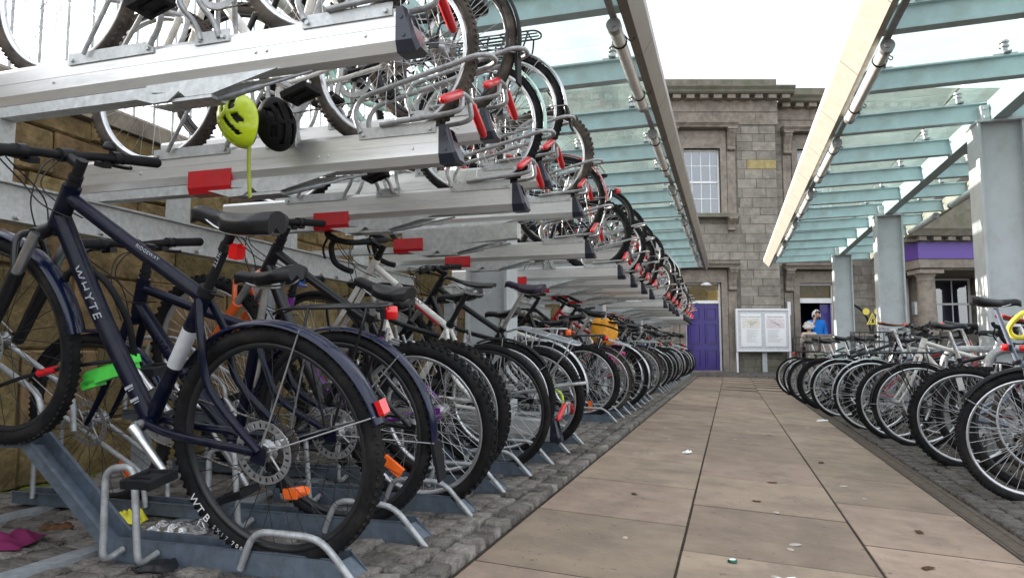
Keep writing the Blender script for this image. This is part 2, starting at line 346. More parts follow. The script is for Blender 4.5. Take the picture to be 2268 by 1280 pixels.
for ci, (x0, x1, off) in enumerate(((-0.79, -0.18, 2.14), (-0.18, 0.46, 2.57), (0.46, 0.99, 2.98))):
    y = off-0.775*2
    while y < 18.4:
        L_ = 0.775; yc = y+L_/2; xc = (x0+x1)/2
        sl = math.atan2(ground_z(x1, yc)-ground_z(x0, yc), x1-x0)
        me = cached(('slab', ci), lambda: slab_mesh(x1-x0, L_, ci), 'flagstone')
        o = obj('flagstone', me, 'flagstone', PATH, loc=(xc, yc, ground_z(xc, yc)+random.uniform(-0.001, 0.001)), rot=(random.uniform(-.002, .002), -sl, 0))
        if ci == 1: o.rotation_euler.z = PI*0
        y += L_
# gutter drain along the right edge of the path
DR = tag(obj('drainage_channel', MB().bb(0.995, 1.10, 0.3, 18.3, -0.09, -0.062), 'drain_iron'), 'long dark slotted drainage channel between the path and the right bicycles', 'drain')
DR.rotation_euler = (0, 0, 0); DR.location = (0, 0, -0.046)
mb = MB()
for x in (1.012, 1.07): mb.bb(x, x+0.012, 0.3, 18.3, -0.064, -0.060)
obj('grating', mb, 'drain_iron', DR)

# ------------------------------------------------------------------ granite setts
def sett_mesh(seed):
    rr = random.Random(seed); mb = MB(); w, l = 0.5, 0.5; n = 8; vs = []
    base = [(-w, -l), (0, -l), (w, -l), (w, 0), (w, l), (0, l), (-w, l), (-w, 0)]
    for (k, z) in ((1.0, -0.6), (1.0, 0.72), (0.88, 0.95)):
        for i, (a, c) in enumerate(base):
            q = k*(0.93 if i % 2 == 0 else 1.0); vs.append((a*q*(1+rr.uniform(-.07, .07)), c*q*(1+rr.uniform(-.07, .07)), z*(1+rr.uniform(-.12, .12) if z > 0 else 1)))
    vs.append((0, 0, 1.0)); fs = []
    for r in range(2):
        for i in range(n): fs.append((r*n+i, r*n+(i+1) % n, (r+1)*n+(i+1) % n, (r+1)*n+i))
    for i in range(n): fs.append((2*n+i, 2*n+(i+1) % n, 3*n))
    return mb.add(vs, fs, True)
SETT = [sett_mesh(i) for i in range(8)]; SETT_ME = [s.mesh('sett') for s in SETT]
PAV = tag(obj('sett_paving', MB().bb(-3.2, -0.80, 0.4, 18.4, -0.05, -0.022), 'sett_ground'), kind='structure')
spots = []
x = -0.845; row = 0
while x > -3.15:
    wx = 0.100 if row < 2 else 0.145
    y = 0.6 + random.random()*0.1
    while y < 18.2:
        ly = random.uniform(0.085, 0.125) if row < 2 else random.uniform(0.09, 0.14)
        dist = math.hypot(x, y); spots.append((x, y+ly/2, wx-0.015, ly-0.016, dist)); y += ly
    x -= wx; row += 1
def sett_z(): return random.uniform(-0.006, 0.004)
def show(s):
    x, y, w, l, d = s
    if y < 1.55 and x > -1.3: return 0
    if -1.8 < x < -1.0 and y < 2: return 0.5/d
    return (1.0 if x > -1.02 else 0.55 if x < -1.9 and y < 2.6 else 0.3)/d**1.3
spots.sort(key=lambda s: -show(s))
near, far = spots[:300], spots[300:]
for (x, y, w, l, d) in near:
    o = obj('sett', random.choice(SETT_ME), 'sett', PAV); h = 0.034
    o.location = (x, y, sett_z()-0.014); o.scale = (w, l, h); o.rotation_euler = (random.uniform(-.04, .04), random.uniform(-.04, .04), random.uniform(-.06, .06))
mb = MB()
def add_setts(mb, lst, zf=lambda x, y: 0.0):
    for (x, y, w, l) in lst:
        t = random.choice(SETT); z = sett_z()-0.014+zf(x, y); a = random.uniform(-.06, .06); ca, sa = math.cos(a), math.sin(a)
        mb.add([(x+(v[0]*ca*w-v[1]*sa*l), y+(v[0]*sa*w+v[1]*ca*l), z+v[2]*0.034) for v in t.v], t.f, True)
add_setts(mb, [s[:4] for s in far])
fs_ = obj('sett_field', mb, 'sett', PAV); fs_['kind'] = 'stuff'
# setts under the right-hand bicycles and the cross band in front of the station
mb = MB(); lst = []
for r in range(9):
    y = 1.5
    while y < 17.5:
        ly = random.uniform(0.09, 0.13); lst.append((1.16+r*0.115, y+ly/2, 0.104, ly-0.012)); y += ly
for yr in range(20):
    y = 18.5+yr*0.22; x = -3.2
    while x < 9:
        lx = random.uniform(0.18, 0.3); lst.append((x+lx/2, y, lx-0.014, 0.206)); x += lx
add_setts(mb, lst, ground_z)
tag(obj('sett_field', mb, 'sett'), 'dark grey setts under the right bicycles and before the station', kind='stuff')

# ================================================================== left boundary wall with railing
WX = -3.22
wall = tag(obj('stone_wall', MB().bb(WX-0.45, WX, -1.0, 21.5, -0.1, 1.86), 'wall_mortar'), 'warm ochre rubble stone wall behind the left bicycle racks', 'wall')
z = 0.0; n = 0
for r in range(8):
    h = random.uniform(0.2, 0.38); y = 0.9-random.random()*0.3
    if z+h > 1.86: h = 1.86-z
    while y < 13.5:
        l = random.uniform(0.25, 0.75); w_ = MB(); d = random.uniform(0.012, 0.035)
        g = 0.004; b = 0.010
        P = [(y+g, z+g), (y+l-g, z+g), (y+l-g, z+h-g), (y+g, z+h-g)]
        P = [(a+random.uniform(-.012, .012), c+random.uniform(-.012, .012)) for a, c in P]
        cy, cz = y+l/2, z+h/2
        Q = [(cy+(a-cy)*(1-2*b/l), cz+(c-cz)*(1-2*b/h)) for a, c in P]
        vs = [(WX-0.02, a, c) for a, c in P]+[(WX+d*0.6, a, c) for a, c in P]+[(WX+d, a, c) for a, c in Q]
        fs = [(8,9,10,11)]
        for k in range(4):
            j = (k+1) % 4; fs += [(k, j, 4+j, 4+k), (4+k, 4+j, 8+j, 8+k)]
        if y+l > 1.2 and n < 300:
            obj('stone', w_.add(vs, fs), 'wall_stone', wall); n += 1
        y += l
    z += h
    if z > 1.84: break
obj('coping', MB().bb(WX-0.5, WX+0.06, -1.0, 21.5, 1.862, 1.97, 0.02), 'dressed_stone', wall)
mb = MB()
rr = random.Random(5)
for i in range(240):
    y = 1.0+rr.random()*4; s_ = rr.uniform(0.02, 0.06)
    mb.lathe([(0.001, s_*0.5), (s_*0.7, s_*0.35), (s_, 0)], (WX+0.03+rr.random()*0.10, y, -0.012), 'Z', 7, closed_prof=False)
tag(obj('moss_patch', mb, 'moss'), 'green moss along the foot of the ochre wall', kind='stuff')
rail = thing('iron_railing', 'thin pale vertical bar railing on top of the ochre stone wall', 'railing', (WX-0.22, 0.5, 1.97))
rail_bar = cached('railbar', lambda: MB().cyl((0, 0, 0), (0, 0, 1.7), 0.009, 6), 'railing_bar')
for i in range(70): obj('railing_bar', rail_bar, 'galvanised', rail, loc=(0, i*0.155, 0))
obj('top_rail', MB().bb(-0.02, 0.02, -0.1, 10.9, 1.7, 1.74), 'galvanised', rail)

# ================================================================== station building (local x to the right, y away from the camera)
def frame_obj(name, label, cat): return thing(name, label, cat, (0, 0, 0), (0, 0, YAW))
ST = frame_obj('station_building', 'grey brown ashlar station building with cornice and purple door', 'building')
ST.location = (0, 0, 0)
D1, D2 = 21.2, 21.62
def wall_cells(mb, u0, u1, z0, z1, d0, d1, holes):
    us = sorted({u0, u1, *[h[0] for h in holes], *[h[1] for h in holes]}); zs = sorted({z0, z1, *[h[2] for h in holes], *[h[3] for h in holes]})
    for a, b in zip(us, us[1:]):
        run = None
        for c, d in zip(zs, zs[1:]):
            mu, mz = (a+b)/2, (c+d)/2
            solid = not any(h[0] < mu < h[1] and h[2] < mz < h[3] for h in holes)
            if solid: run = (run[0], d) if run else (c, d)
            if (not solid or d == zs[-1]) and run: mb.bb(a, b, d0, d1, run[0], run[1]); run = None
WIN1 = (5.30, 6.43, 4.82, 6.88); DOOR1 = (5.26, 6.36, -0.1, 2.72)
DOOR2 = (8.90, 9.98, -0.1, 2.74); WIN2 = (8.98, 10.1, 4.9, 6.98)
WP = (12.6, 14.3, 1.3, 2.9); WP0 = (11.3, 12.35, -0.1, 2.9)
mb = MB(); wall_cells(mb, -1.5, 8.16, -0.1, 8.45, D1, D1+0.5, [WIN1, DOOR1]); obj('wall', mb, 'ashlar_back', ST)
mb = MB(); wall_cells(mb, 8.16, 20.0, -0.1, 8.35, D2, D2+0.5, [DOOR2, WIN2, WP, WP0]); obj('wall', mb, 'ashlar_back', ST)
obj('side_return', MB().bb(8.1, 8.163, D1+0.02, D2, -0.1, 8.45), 'ashlar_back', ST)
SURR1 = [(5.02, 6.95, -0.1, 3.35), (5.02, 6.95, 4.5, 7.65)]
SURR2 = [(8.42, 10.4, -0.1, 3.35), (8.5, 10.5, 4.5, 7.65), WP, WP0]
def stones(u0, u1, z0, z1, D, skip, quoin=None, maxn=260, lo=0.3, hi=0.75):
    z = z0; k = 0; r = 0
    while z < z1-0.05 and k < maxn:
        h = min(random.choice((0.24, 0.27, 0.30)), z1-z); u = u0
        while u < u1-0.02:
            l = min(random.uniform(lo, hi), u1-u)
            if u1-(u+l) < 0.12: l = u1-u
            q = False
            if quoin and u+l > quoin-(0.42 if r % 2 else 0.28): l = u1-u; q = True
            a, b = u, u+l
            for s in skip:
                if s[2] < z+h-0.02 and s[3] > z+0.02 and a < s[1] and b > s[0]:
                    if a < s[0] and s[0]-a > 0.06: b = s[0]
                    elif b > s[1] and b-s[1] > 0.06: a = s[1]
                    else: b = a
            if b-a > 0.05:
                g = 0.007; pr = 0.022 if q else random.uniform(0.006, 0.014)
                m = MB().bb(a+g, b-g, D-pr, D+0.02, z+g, z+h-g)
                mt = 'ashlar'
                if q and 6.2 < z < 6.5: mt = 'ochre_stone'
                elif z < 0.62: mt = 'mossy_stone'
                obj('stone_block', m, mt, ST); k += 1
            u += l
        z += h; r += 1
stones(4.2, 8.155, -0.1, 7.62, D1, SURR1, quoin=8.155)
stones(8.17, 12.4, -0.1, 7.62, D2, SURR2, maxn=200)
# frieze courses, cornice, blocking course
def cornice(u0, u1, D, z0, end):
    k = 0; u = u0
    for (za, zb, pr) in ((7.64, 8.02, 0.02), (8.04, 8.42, 0.03)):
        u = u0
        while u < u1-0.01:
            l = random.uniform(0.9, 1.5); l = l if u1-u-l > 0.4 else u1-u
            obj('frieze_stone', MB().bb(u+0.005, u+l-0.005, D-pr, D+0.05, za+z0, zb+z0), 'dressed_stone', ST); u += l
    prof = [(D+0.1, 8.43), (D-0.06, 8.43), (D-0.08, 8.48), (D-0.34, 8.52), (D-0.38, 8.56), (D-0.40, 8.62), (D-0.47, 8.70), (D-0.47, 8.74), (D+0.1, 8.80)]
    obj('cornice', MB().prism([(a, b+z0) for a, b in prof], u0, u1+end, 'YZ'), 'mossy_stone', ST)
    u = u0+0.15
    while u < u1+end-0.2:
        obj('modillion', MB().bb(u, u+0.24, D-0.30, D-0.03, 8.385+z0, 8.505+z0), 'dressed_stone', ST); u += 0.42
    u = u0
    while u < u1-0.01:
        l = random.uniform(0.7, 1.3); l = l if u1-u-l > 0.4 else u1-u
        obj('parapet_stone', MB().bb(u+0.004, u+l-0.004, D-0.02, D+0.35, 8.802+z0, 9.09+z0), 'mossy_stone', ST); u += l
cornice(-1.5, 8.25, D1, 0.0, 0.42)
cornice(8.32, 20.0, D2, -0.12, 0.0)
obj('roof', MB().bb(-1.5, 20, D2+0.36, D2+10, 8.0, 8.6), 'mossy_stone', ST)
# window and door surrounds
def console(u, z0, z1, D, w=0.24):
    h = z1-z0; P = [(D, z0), (D-0.10, z0+0.01), (D-0.12, z0+0.07*h), (D-0.08, z0+0.2*h), (D-0.11, z0+0.5*h), (D-0.20, z0+0.78*h), (D-0.25, z0+0.9*h), (D-0.24, z1), (D, z1)]
    c = obj('console', MB().prism(P, u-w/2, u+w/2, 'YZ'), 'dressed_stone', ST)
    for k in (-1, 1): obj('console_rib', MB().prism([(a-0.016, b) for a, b in P[1:-1]]+[(D, z1)], u+k*w*0.28-0.03, u+k*w*0.28+0.03, 'YZ'), 'dressed_stone', c)
    obj('console_cap', MB().bb(u-w/2-0.02, u+w/2+0.02, D-0.29, D, z1+0.002, z1+0.06), 'dressed_stone', c)
def surround(u0, u1, zb, zt, D, hood, sill=True):
    """architrave jambs, lintel, consoles and hood round an opening"""
    for (a, b) in ((u0-0.18, u0), (u1, u1+0.18)): obj('jamb', MB().bb(a, b, D-0.05, D+0.25, zb, zt+0.18), 'dressed_stone', ST)
    obj('lintel', MB().bb(u0-0.002, u1+0.002, D-0.05, D+0.25, zt, zt+0.18), 'dressed_stone', ST)
    obj('lintel_panel', MB().bb(u0-0.18, u1+0.18, D-0.035, D+0.02, zt+0.182, hood-0.12), 'dressed_stone', ST)
    for u in (u0-0.33, u1+0.33):
        console(u, hood-0.75, hood-0.13, D-0.02)
        obj('pilaster', MB().bb(u-0.13, u+0.13, D-0.03, D+0.02, zb, hood-0.76), 'dressed_stone', ST)
    obj('hood', MB().prism([(D+0.02, hood-0.068), (D-0.28, hood-0.068), (D-0.30, hood-0.02), (D-0.37, hood+0.05), (D-0.37, hood+0.09), (D+0.02, hood+0.13)], u0-0.5, u1+0.5, 'YZ'), 'dressed_stone', ST)
    if sill:
        obj('sill', MB().bb(u0-0.5, u1+0.5, D-0.24, D+0.1, zb-0.12, zb-0.003), 'mossy_stone', ST)
        for u in (u0-0.28, u1+0.28): console(u, zb-0.52, zb-0.185, D-0.02, 0.22)
def sash(u0, u1, z0, z1, D, cols=4, rows=4):
    w = obj('window', MB().bb(u0, u1, D+0.28, D+0.32, z0, z1), 'blind_white', ST)
    fr = MB(); t = 0.06
    fr.bb(u0, u0+t, D+0.14, D+0.22, z0, z1).bb(u1-t, u1, D+0.14, D+0.22, z0, z1).bb(u0+t, u1-t, D+0.14, D+0.22, z1-t, z1).bb(u0+t, u1-t, D+0.14, D+0.22, z0, z0+t)
    zm = (z0+z1)/2; fr.bb(u0+t, u1-t, D+0.13, D+0.21, zm-0.03, zm+0.03)
    obj('window_frame', fr, 'white_gloss', w)
    for i in range(1, cols): u = u0+(u1-u0)*i/cols; obj('glazing_bar', MB().bb(u-0.012, u+0.012, D+0.145, D+0.19, z0+t, zm-0.03).bb(u-0.012, u+0.012, D+0.145, D+0.19, zm+0.03, z1-t), 'white_gloss', w)
    for k in range(rows):
        za, zb = z0+(z1-z0)*k/rows, z0+(z1-z0)*(k+1)/rows
        if k % 2: obj('glazing_bar', MB().bb(u0+t, u1-t, D+0.15, D+0.185, za-0.012, za+0.012), 'white_gloss', w)
        for i in range(cols):
            ua, ub = u0+(u1-u0)*i/cols+0.012, u0+(u1-u0)*(i+1)/cols-0.012
            obj('pane', MB().bb(ua, ub, D+0.165, D+0.17, za+0.012, zb-0.012), 'window_glass', w)
surround(WIN1[0], WIN1[1], WIN1[2], WIN1[3], D1, 7.55); sash(WIN1[0], WIN1[1], WIN1[2], WIN1[3], D1)
surround(WIN2[0], WIN2[1], WIN2[2], WIN2[3], D2, 7.55); sash(WIN2[0], WIN2[1], WIN2[2], WIN2[3], D2)
surround(DOOR1[0], DOOR1[1], -0.1, DOOR1[3], D1, 3.22, False)
surround(DOOR2[0], DOOR2[1], -0.1, DOOR2[3], D2, 3.22, False)
# purple double door with fanlight
def panel_door(u0, u1, z1, D):
    fr = obj('door_frame', MB().bb(u0, u0+0.05, D+0.10, D+0.2, 0, z1+0.65).bb(u1-0.05, u1, D+0.10, D+0.2, 0, z1+0.65).bb(u0+0.05, u1-0.05, D+0.10, D+0.2, z1, z1+0.09).bb(u0+0.05, u1-0.05, D+0.10, D+0.2, z1+0.59, z1+0.65), 'white_gloss', ST)
    obj('fanlight', MB().bb(u0+0.05, u1-0.05, D+0.15, D+0.156, z1+0.09, z1+0.59), 'fanlight_glass', fr)
    um = (u0+u1)/2
    for (a, b) in ((u0+0.05, um-0.002), (um+0.002, u1-0.05)):
        lf = obj('door_leaf', MB().bb(a, b, D+0.16, D+0.2, 0.06, z1-0.003), 'purple_door', ST)
        for (za, zb) in ((0.16, 0.70), (0.86, 1.48), (1.60, z1-0.13)):
            w_ = MB()
            for (p, q, r, s) in ((a+0.07, b-0.07, za, za+0.025), (a+0.07, b-0.07, zb-0.025, zb), (a+0.07, a+0.095, za+0.025, zb-0.025), (b-0.095, b-0.07, za+0.025, zb-0.025)): w_.bb(p, q, D+0.128, D+0.165, r, s)
            w_.bb(a+0.13, b-0.13, D+0.142, D+0.165, za+0.06, zb-0.06)
            obj('door_panel', w_, 'purple_door', lf)
    obj('threshold', MB().bb(u0, u1, D-0.02, D+0.25, -0.05, 0.055), 'dressed_stone', ST)
panel_door(DOOR1[0], DOOR1[1], 2.09, D1)
obj('fanlight_room', MB().bb(DOOR1[0]-0.5, DOOR1[1]+0.5, D1+1.6, D1+1.7, 0, 3), 'coat_beige', ST)
obj('bulkhead_lamp', MB().lathe([(0.001, 0.09), (0.10, 0.07), (0.17, 0.0), (0.17, -0.03), (0.001, -0.05)], ((DOOR1[0]+DOOR1[1])/2+0.1, D1+0.06, 2.66), 'Z', 16, closed_prof=False), 'white_gloss', ST)
# open doorway on the right with a dark lobby
o = obj('doorway_frame', MB().bb(DOOR2[0], DOOR2[0]+0.04, D2+0.1, D2+0.2, -0.05, 2.74).bb(DOOR2[1]-0.04, DOOR2[1], D2+0.1, D2+0.2, -0.05, 2.74).bb(DOOR2[0]+0.04, DOOR2[1]-0.04, D2+0.08, D2+0.2, 2.13, 2.28).bb(DOOR2[0]+0.04, DOOR2[1]-0.04, D2+0.1, D2+0.2, 2.68, 2.74), 'white_gloss', ST)
obj('fanlight', MB().bb(DOOR2[0]+0.04, DOOR2[1]-0.04, D2+0.14, D2+0.146, 2.28, 2.68), 'fanlight_glass', o)
mb = MB(); mb.bb(8.2, 10.7, D2+2.2, D2+2.3, -0.1, 3).bb(8.1, 8.2, D2+0.5, D2+2.3, -0.1, 3).bb(10.7, 10.8, D2+0.5, D2+2.3, -0.1, 3).bb(8.1, 10.8, D2+0.5, D2+2.3, 3, 3.1)
obj('lobby_wall', mb, 'purple_dark', ST)
obj('lobby_door', MB().bb(9.05, 9.5, D2+2.14, D2+2.19, 0, 1.9), 'coat_beige', ST)
obj('entrance_door', MB().bb(9.62, 9.94, D2+0.22, D2+0.27, 0, 2.1), 'purple_door', ST)
obj('alarm_box', MB().bb(8.47, 8.57, D2-0.14, D2-0.03, 1.75, 2.15, 0.01), 'white_gloss', ST)
obj('downpipe_box', MB().bb(7.52, 7.66, D1-0.09, D1-0.03, 0.0, 0.62, 0.01), 'galvanised_pale', ST)
# portico on the far right: stone entablature with purple sign band, Doric columns, wall and windows behind
PD = 19.3
obj('portico_entablature', MB().bb(11.31, 20, PD, D2-0.03, 2.95, 3.2), 'dressed_stone', ST)
obj('portico_soffit', MB().bb(11.40, 20, PD+0.1, D2-0.03, 2.90, 2.948), 'dressed_stone', ST)
obj('sign_band', MB().bb(11.28, 20, PD-0.03, D2-0.03, 3.203, 3.66), 'purple_sign', ST)
prof = [(PD+0.2, 3.663), (PD-0.05, 3.663), (PD-0.08, 3.75), (PD-0.30, 3.80), (PD-0.36, 3.92), (PD-0.40, 3.98), (PD+0.2, 4.05)]
obj('portico_cornice', MB().prism(prof, 10.95, 20, 'YZ'), 'mossy_stone', ST)
obj('portico_cornice', MB().prism([(a-PD, b) for a, b in prof], PD+0.2, D2-0.03, 'XZ'), 'mossy_stone', ST, loc=(11.31, 0, 0))
u = 11.2
while u < 19: obj('modillion', MB().bb(u, u+0.2, PD-0.26, PD-0.06, 3.68, 3.785), 'dressed_stone', ST); u += 0.4
obj('portico_parapet', MB().bb(11.3, 20, PD, D2-0.03, 4.052, 4.6), 'mossy_stone', ST)
obj('portico_roof_wall', MB().bb(11.35, 20, PD+0.1, D2-0.03, 4.602, 4.9), 'mossy_stone', ST)
def doric(u):
    c = obj('doric_column', MB().lathe([(0.001, 0), (0.30, 0), (0.30, 0.1), (0.265, 0.14), (0.262, 0.2), (0.262, 1.0), (0.225, 2.55), (0.225, 2.6), (0.245, 2.62), (0.225, 2.65), (0.225, 2.72), (0.30, 2.80), (0.001, 2.80)], (u, PD+0.36, 0), 'Z', 28, closed_prof=False), 'dressed_stone', ST)
    obj('abacus', MB().bb(u-0.33, u+0.33, PD+0.03, PD+0.69, 2.80, 2.898), 'dressed_stone', c)
for u in (11.68, 15.0): doric(u)
obj('pilaster', MB().bb(12.36, 12.58, D2-0.12, D2-0.002, -0.1, 2.9), 'dressed_stone', ST)
sash(WP[0], WP[1], WP[2], WP[3], D2, 3, 2)
o = obj('glazed_door', MB().bb(WP0[0], WP0[1], D2+0.35, D2+0.4, -0.1, 2.9), 'dark_room', ST)
obj('door_frame', MB().bb(WP0[0], WP0[0]+0.06, D2+0.1, D2+0.2, -0.1, 2.9).bb(WP0[1]-0.06, WP0[1], D2+0.1, D2+0.2, -0.1, 2.9).bb(WP0[0]+0.06, WP0[1]-0.06, D2+0.1, D2+0.2, 2.1, 2.22), 'white_gloss', o)
obj('wall_box', MB().bb(12.30, 12.62, D2-0.28, D2-0.125, 1.75, 2.15, 0.015), 'galvanised_pale', ST)

# ================================================================== glass canopies
def ibeam(L, h=0.17, w=0.09, t=0.012):
    """I section along +x, top at z=h"""
    return MB().bb(0, L, -w/2, w/2, 0, t).bb(0, L, -w/2, w/2, h-t, h).bb(0, L, -t/2, t/2, t, h-t)
def canopy(name, label, xf, xe, y0, nb, zb, side, colx, coly, fmat, slope):
    """xf fascia x, xe back end, beams every 1.1375 m from y0"""
    root = thing(name, label, 'canopy', (colx, coly[0], 0)); off = Vector((-colx, -coly[0], 0))
    def P(n, mb, mat, par=root):
        for i in range(len(mb.v)): v = mb.v[i]; mb.v[i] = (v[0]+off.x, v[1]+off.y, v[2]) if par is root else v
        return obj(n, mb, mat, par)
    L = abs(xe-xf); dirx = 1 if xe > xf else -1; y1 = y0+1.1375*(nb-1)
    bm = cached(('ibeam', round(L, 2)), lambda: ibeam(L-0.06), 'roof_beam')
    fit = cached('glassfix', lambda: MB().cyl((0, 0, 0), (0, 0, 0.07), 0.022, 10).cyl((0, 0, 0.07), (0, 0, 0.085), 0.035, 10).cyl((0, 0, 0.105), (0, 0, 0.12), 0.035, 10).cyl((0, 0, 0.085), (0, 0, 0.105), 0.016, 8).box((0, 0, 0.012), (0.16, 0.05, 0.012)).box((0, 0, 0.012), (0.05, 0.16, 0.013)), 'glass_fixing')
    pane = cached(('pane', round(L, 2)), lambda: MB().bb(0.02, L/2-0.01, 0.012, 1.1255, 0, 0.014), 'glass_pane')
    for i in range(nb):
        y = y0+i*1.1375
        a = slope if dirx > 0 else -slope
        b = obj('roof_beam', bm, 'steel_paint', root, loc=(xf+dirx*0.03+off.x, y+off.y, zb), rot=(0, -slope, 0 if dirx > 0 else PI))
        for t in (0.22, L*0.5, L-0.35): obj('glass_fixing', fit, 'alloy_dull', b, loc=(t, 0, 0.17))
        if i < nb-1:
            for k in range(2):
                q = xf+dirx*(L/2*(k+(0 if dirx > 0 else 1))) ; zz = zb+0.283+slope*L/2*k
                obj('glass_pane', pane, 'canopy_glass', root, loc=((xf+L/2*k if dirx > 0 else xf-L/2*(k+1))+off.x, y+off.y, zb+0.283+(slope*L/2*k if dirx > 0 else slope*L/2*(k+1))), rot=(0, -slope if dirx > 0 else slope, 0))
    # fascia: overlapping folded panels, lamp tubes hung underneath
    y = y0-1.6
    fp = cached(('fascia', side), lambda: MB().prism([(-0.03, 0.0), (0.03, 0.0), (0.095, 0.12), (0.095, 0.20), (-0.03, 0.20)] if side > 0 else [(0.04, 0.0), (0.0, 0.0), (-0.12, 0.13), (-0.12, 0.20), (0.04, 0.20)], 0.004, 1.134, 'XZ'), 'fascia_panel')
    while y < y1+0.1:
        obj('fascia_panel', fp, fmat, root, loc=(xf+off.x, y+off.y, zb-0.012)); y += 1.1375
    tx = 0.085*dirx
    lamp = cached('lamptube', lambda: MB().cyl((0, 0, 0), (0, 1.45, 0), 0.042, 18), 'tube_lamp')
    cap = cached('lampcap', lambda: MB().cyl((0, 0, 0), (0, 0.06, 0), 0.046, 18).cyl((0, -0.012, 0), (0, 0, 0), 0.02, 10), 'lamp_cap')
    clip = cached('lampclip', lambda: MB().lathe([(0.044, 0), (0.05, 0), (0.05, 0.015), (0.044, 0.015)], (0, 0, 0), 'Y', 18).box((0, 0.008, 0.055), (0.03, 0.02, 0.03)).tube(crom([(0.03, 0, 0.04), (0.07, 0.02, 0.0), (0.09, 0.05, 0.03), (0.05, 0.06, 0.06)], 4), 0.004, 5), 'lamp_clip')
    y = y0-1.0
    while y < y1-1.2:
        l = obj('tube_lamp', lamp, 'diffuser', root, loc=(xf+tx+off.x, y+off.y, zb-0.045))
        obj('lamp_cap', cap, 'alloy_dull', l, loc=(0, -0.05, 0)); obj('lamp_cap', cap, 'alloy_dull', l, loc=(0, 1.44, 0))
        for q in (0.2, 1.2): obj('lamp_clip', clip, 'black_plastic', l, loc=(0, q, 0))
        y += 2.275
    P('lamp_track', MB().bb(xf+tx-0.02, xf+tx+0.02, y0-1.4, y1, zb-0.004, zb+0.018), 'alloy_dull')
    P('back_fascia', MB().bb(xe-0.03, xe+0.03, y0-1.6, y1+0.05, zb-0.005, zb+0.19), fmat)
    y = y0-1.0
    while y < y1-1.2:
        l = obj('tube_lamp', lamp, 'diffuser', root, loc=(xe-tx+off.x, y+off.y, zb-0.045+slope*L))
        obj('lamp_cap', cap, 'alloy_dull', l, loc=(0, -0.05, 0)); obj('lamp_cap', cap, 'alloy_dull', l, loc=(0, 1.44, 0)); y += 2.275
    # longitudinal box beam over the columns and H columns
    zl = zb+0.02+slope*abs(colx-xf)
    P('longitudinal_beam', MB().bb(colx-0.06, colx+0.06, y0-1.5, y1+0.05, zl-0.045, zl+0.15), 'steel_paint')
    for cy in coly:
        h = zl-0.07; m = MB()
        m.bb(colx-0.18, colx-0.158, cy-0.15, cy+0.15, -0.15, h).bb(colx+0.158, colx+0.18, cy-0.15, cy+0.15, -0.15, h).bb(colx-0.158, colx+0.158, cy-0.09, cy-0.07, -0.15, h)
        c = P('column', m, 'column_paint')
        hd = MB().bb(colx-0.19, colx+0.19, cy-0.16, cy+0.16, h+0.001, h+0.022).bb(colx-0.13, colx-0.064, cy-0.1, cy+0.1, h+0.022, h+0.17).bb(colx+0.064, colx+0.13, cy-0.1, cy+0.1, h+0.022, h+0.17)
        for bx in (-0.1, 0.1):
            for bz in (0.06, 0.14): hd.cyl((colx+bx, cy-0.12, h+bz), (colx+bx, cy-0.1, h+bz), 0.016, 6)
        hd.v = [(v[0]+off.x, v[1]+off.y, v[2]) for v in hd.v]
        obj('column_head', hd, 'column_paint', c)
    return root
LC = canopy('glass_canopy', 'steel and glass canopy over the left two-tier bicycle racks', -0.55, -2.5, 4.07-1.1375, 14, 2.70, 1, -1.91, (5.58, 10.14, 14.70), 'fascia_shaded', 0.0)
RC = canopy('glass_canopy', 'steel and glass canopy on grey columns over the right bicycles', 0.96, 3.1, 4.90-1.1375, 13, 2.70, -1, 2.33, (7.16, 11.71, 16.26), 'fascia_sunlit', 0.012)
# ================================================================== bicycle builder (local: +x forward, rear tyre contact at origin)
HA = R_(71)
HD = Vector((math.cos(HA), 0, -math.sin(HA)))        # down the steering axis
SD = Vector((-math.cos(R_(73)), 0, math.sin(R_(73))))  # up the seat tube
def tyre_mesh(R, tw, kind):
    mb = MB(); rc = R-tw; n = 56; k = 10
    prof = [(rc+tw*math.cos(2*PI*j/k), tw*math.sin(2*PI*j/k)) for j in range(k)]
    mb.lathe(prof, n=n)
    if kind == 'knob':
        m = 60
        for i in range(m):
            for (lat, da, ax) in ((-0.55, 0.0, 0.5), (0.55, 0.5, -0.5), (0.0, 0.25, 0.0)):
                a = 2*PI*(i+da)/m; rr = rc+tw*math.cos(math.asin(abs(lat)))*1.0+0.002
                mt = Matrix.Rotation(-a, 3, 'Y') @ Matrix.Rotation(ax, 3, 'X')
                mb.box((rr*math.cos(a), lat*tw, rr*math.sin(a)), (0.009, tw*0.42, 0.016), mt)
    elif kind == 'tread':
        m = 90
        for i in range(m):
            for s in (-1, 1):
                a = 2*PI*(i+(0.5 if s > 0 else 0))/m; rr = rc+tw*0.80
                mb.box((rr*math.cos(a), s*tw*0.55, rr*math.sin(a)), (0.006, tw*0.5, 0.010), Matrix.Rotation(-a, 3, 'Y') @ Matrix.Rotation(-s*0.6, 3, 'X'))
    return mb
def rim_mesh(R, tw, deep):
    r1 = R-2*tw+0.005; r0 = r1-deep
    return MB().lathe([(r1, -0.0125), (r1, 0.0125), (r0+0.006, 0.011), (r0, 0.004), (r0, -0.004), (r0+0.006, -0.011)], n=56)
def spoke_mesh(R, tw, deep, rear, n=32, rad=0.0013):
    mb = MB(); ro = R-2*tw-deep+0.006; rh = 0.027 if rear else 0.02
    for i in range(n):
        s = 1 if i % 2 else -1; a = 2*PI*i/n; d = (1 if (i//2) % 2 else -1)*R_(62)
        mb.tube([(rh*math.cos(a+d), s*0.028, rh*math.sin(a+d)), (ro*math.cos(a), s*0.003, ro*math.sin(a))], rad, 4, caps=False)
    return mb
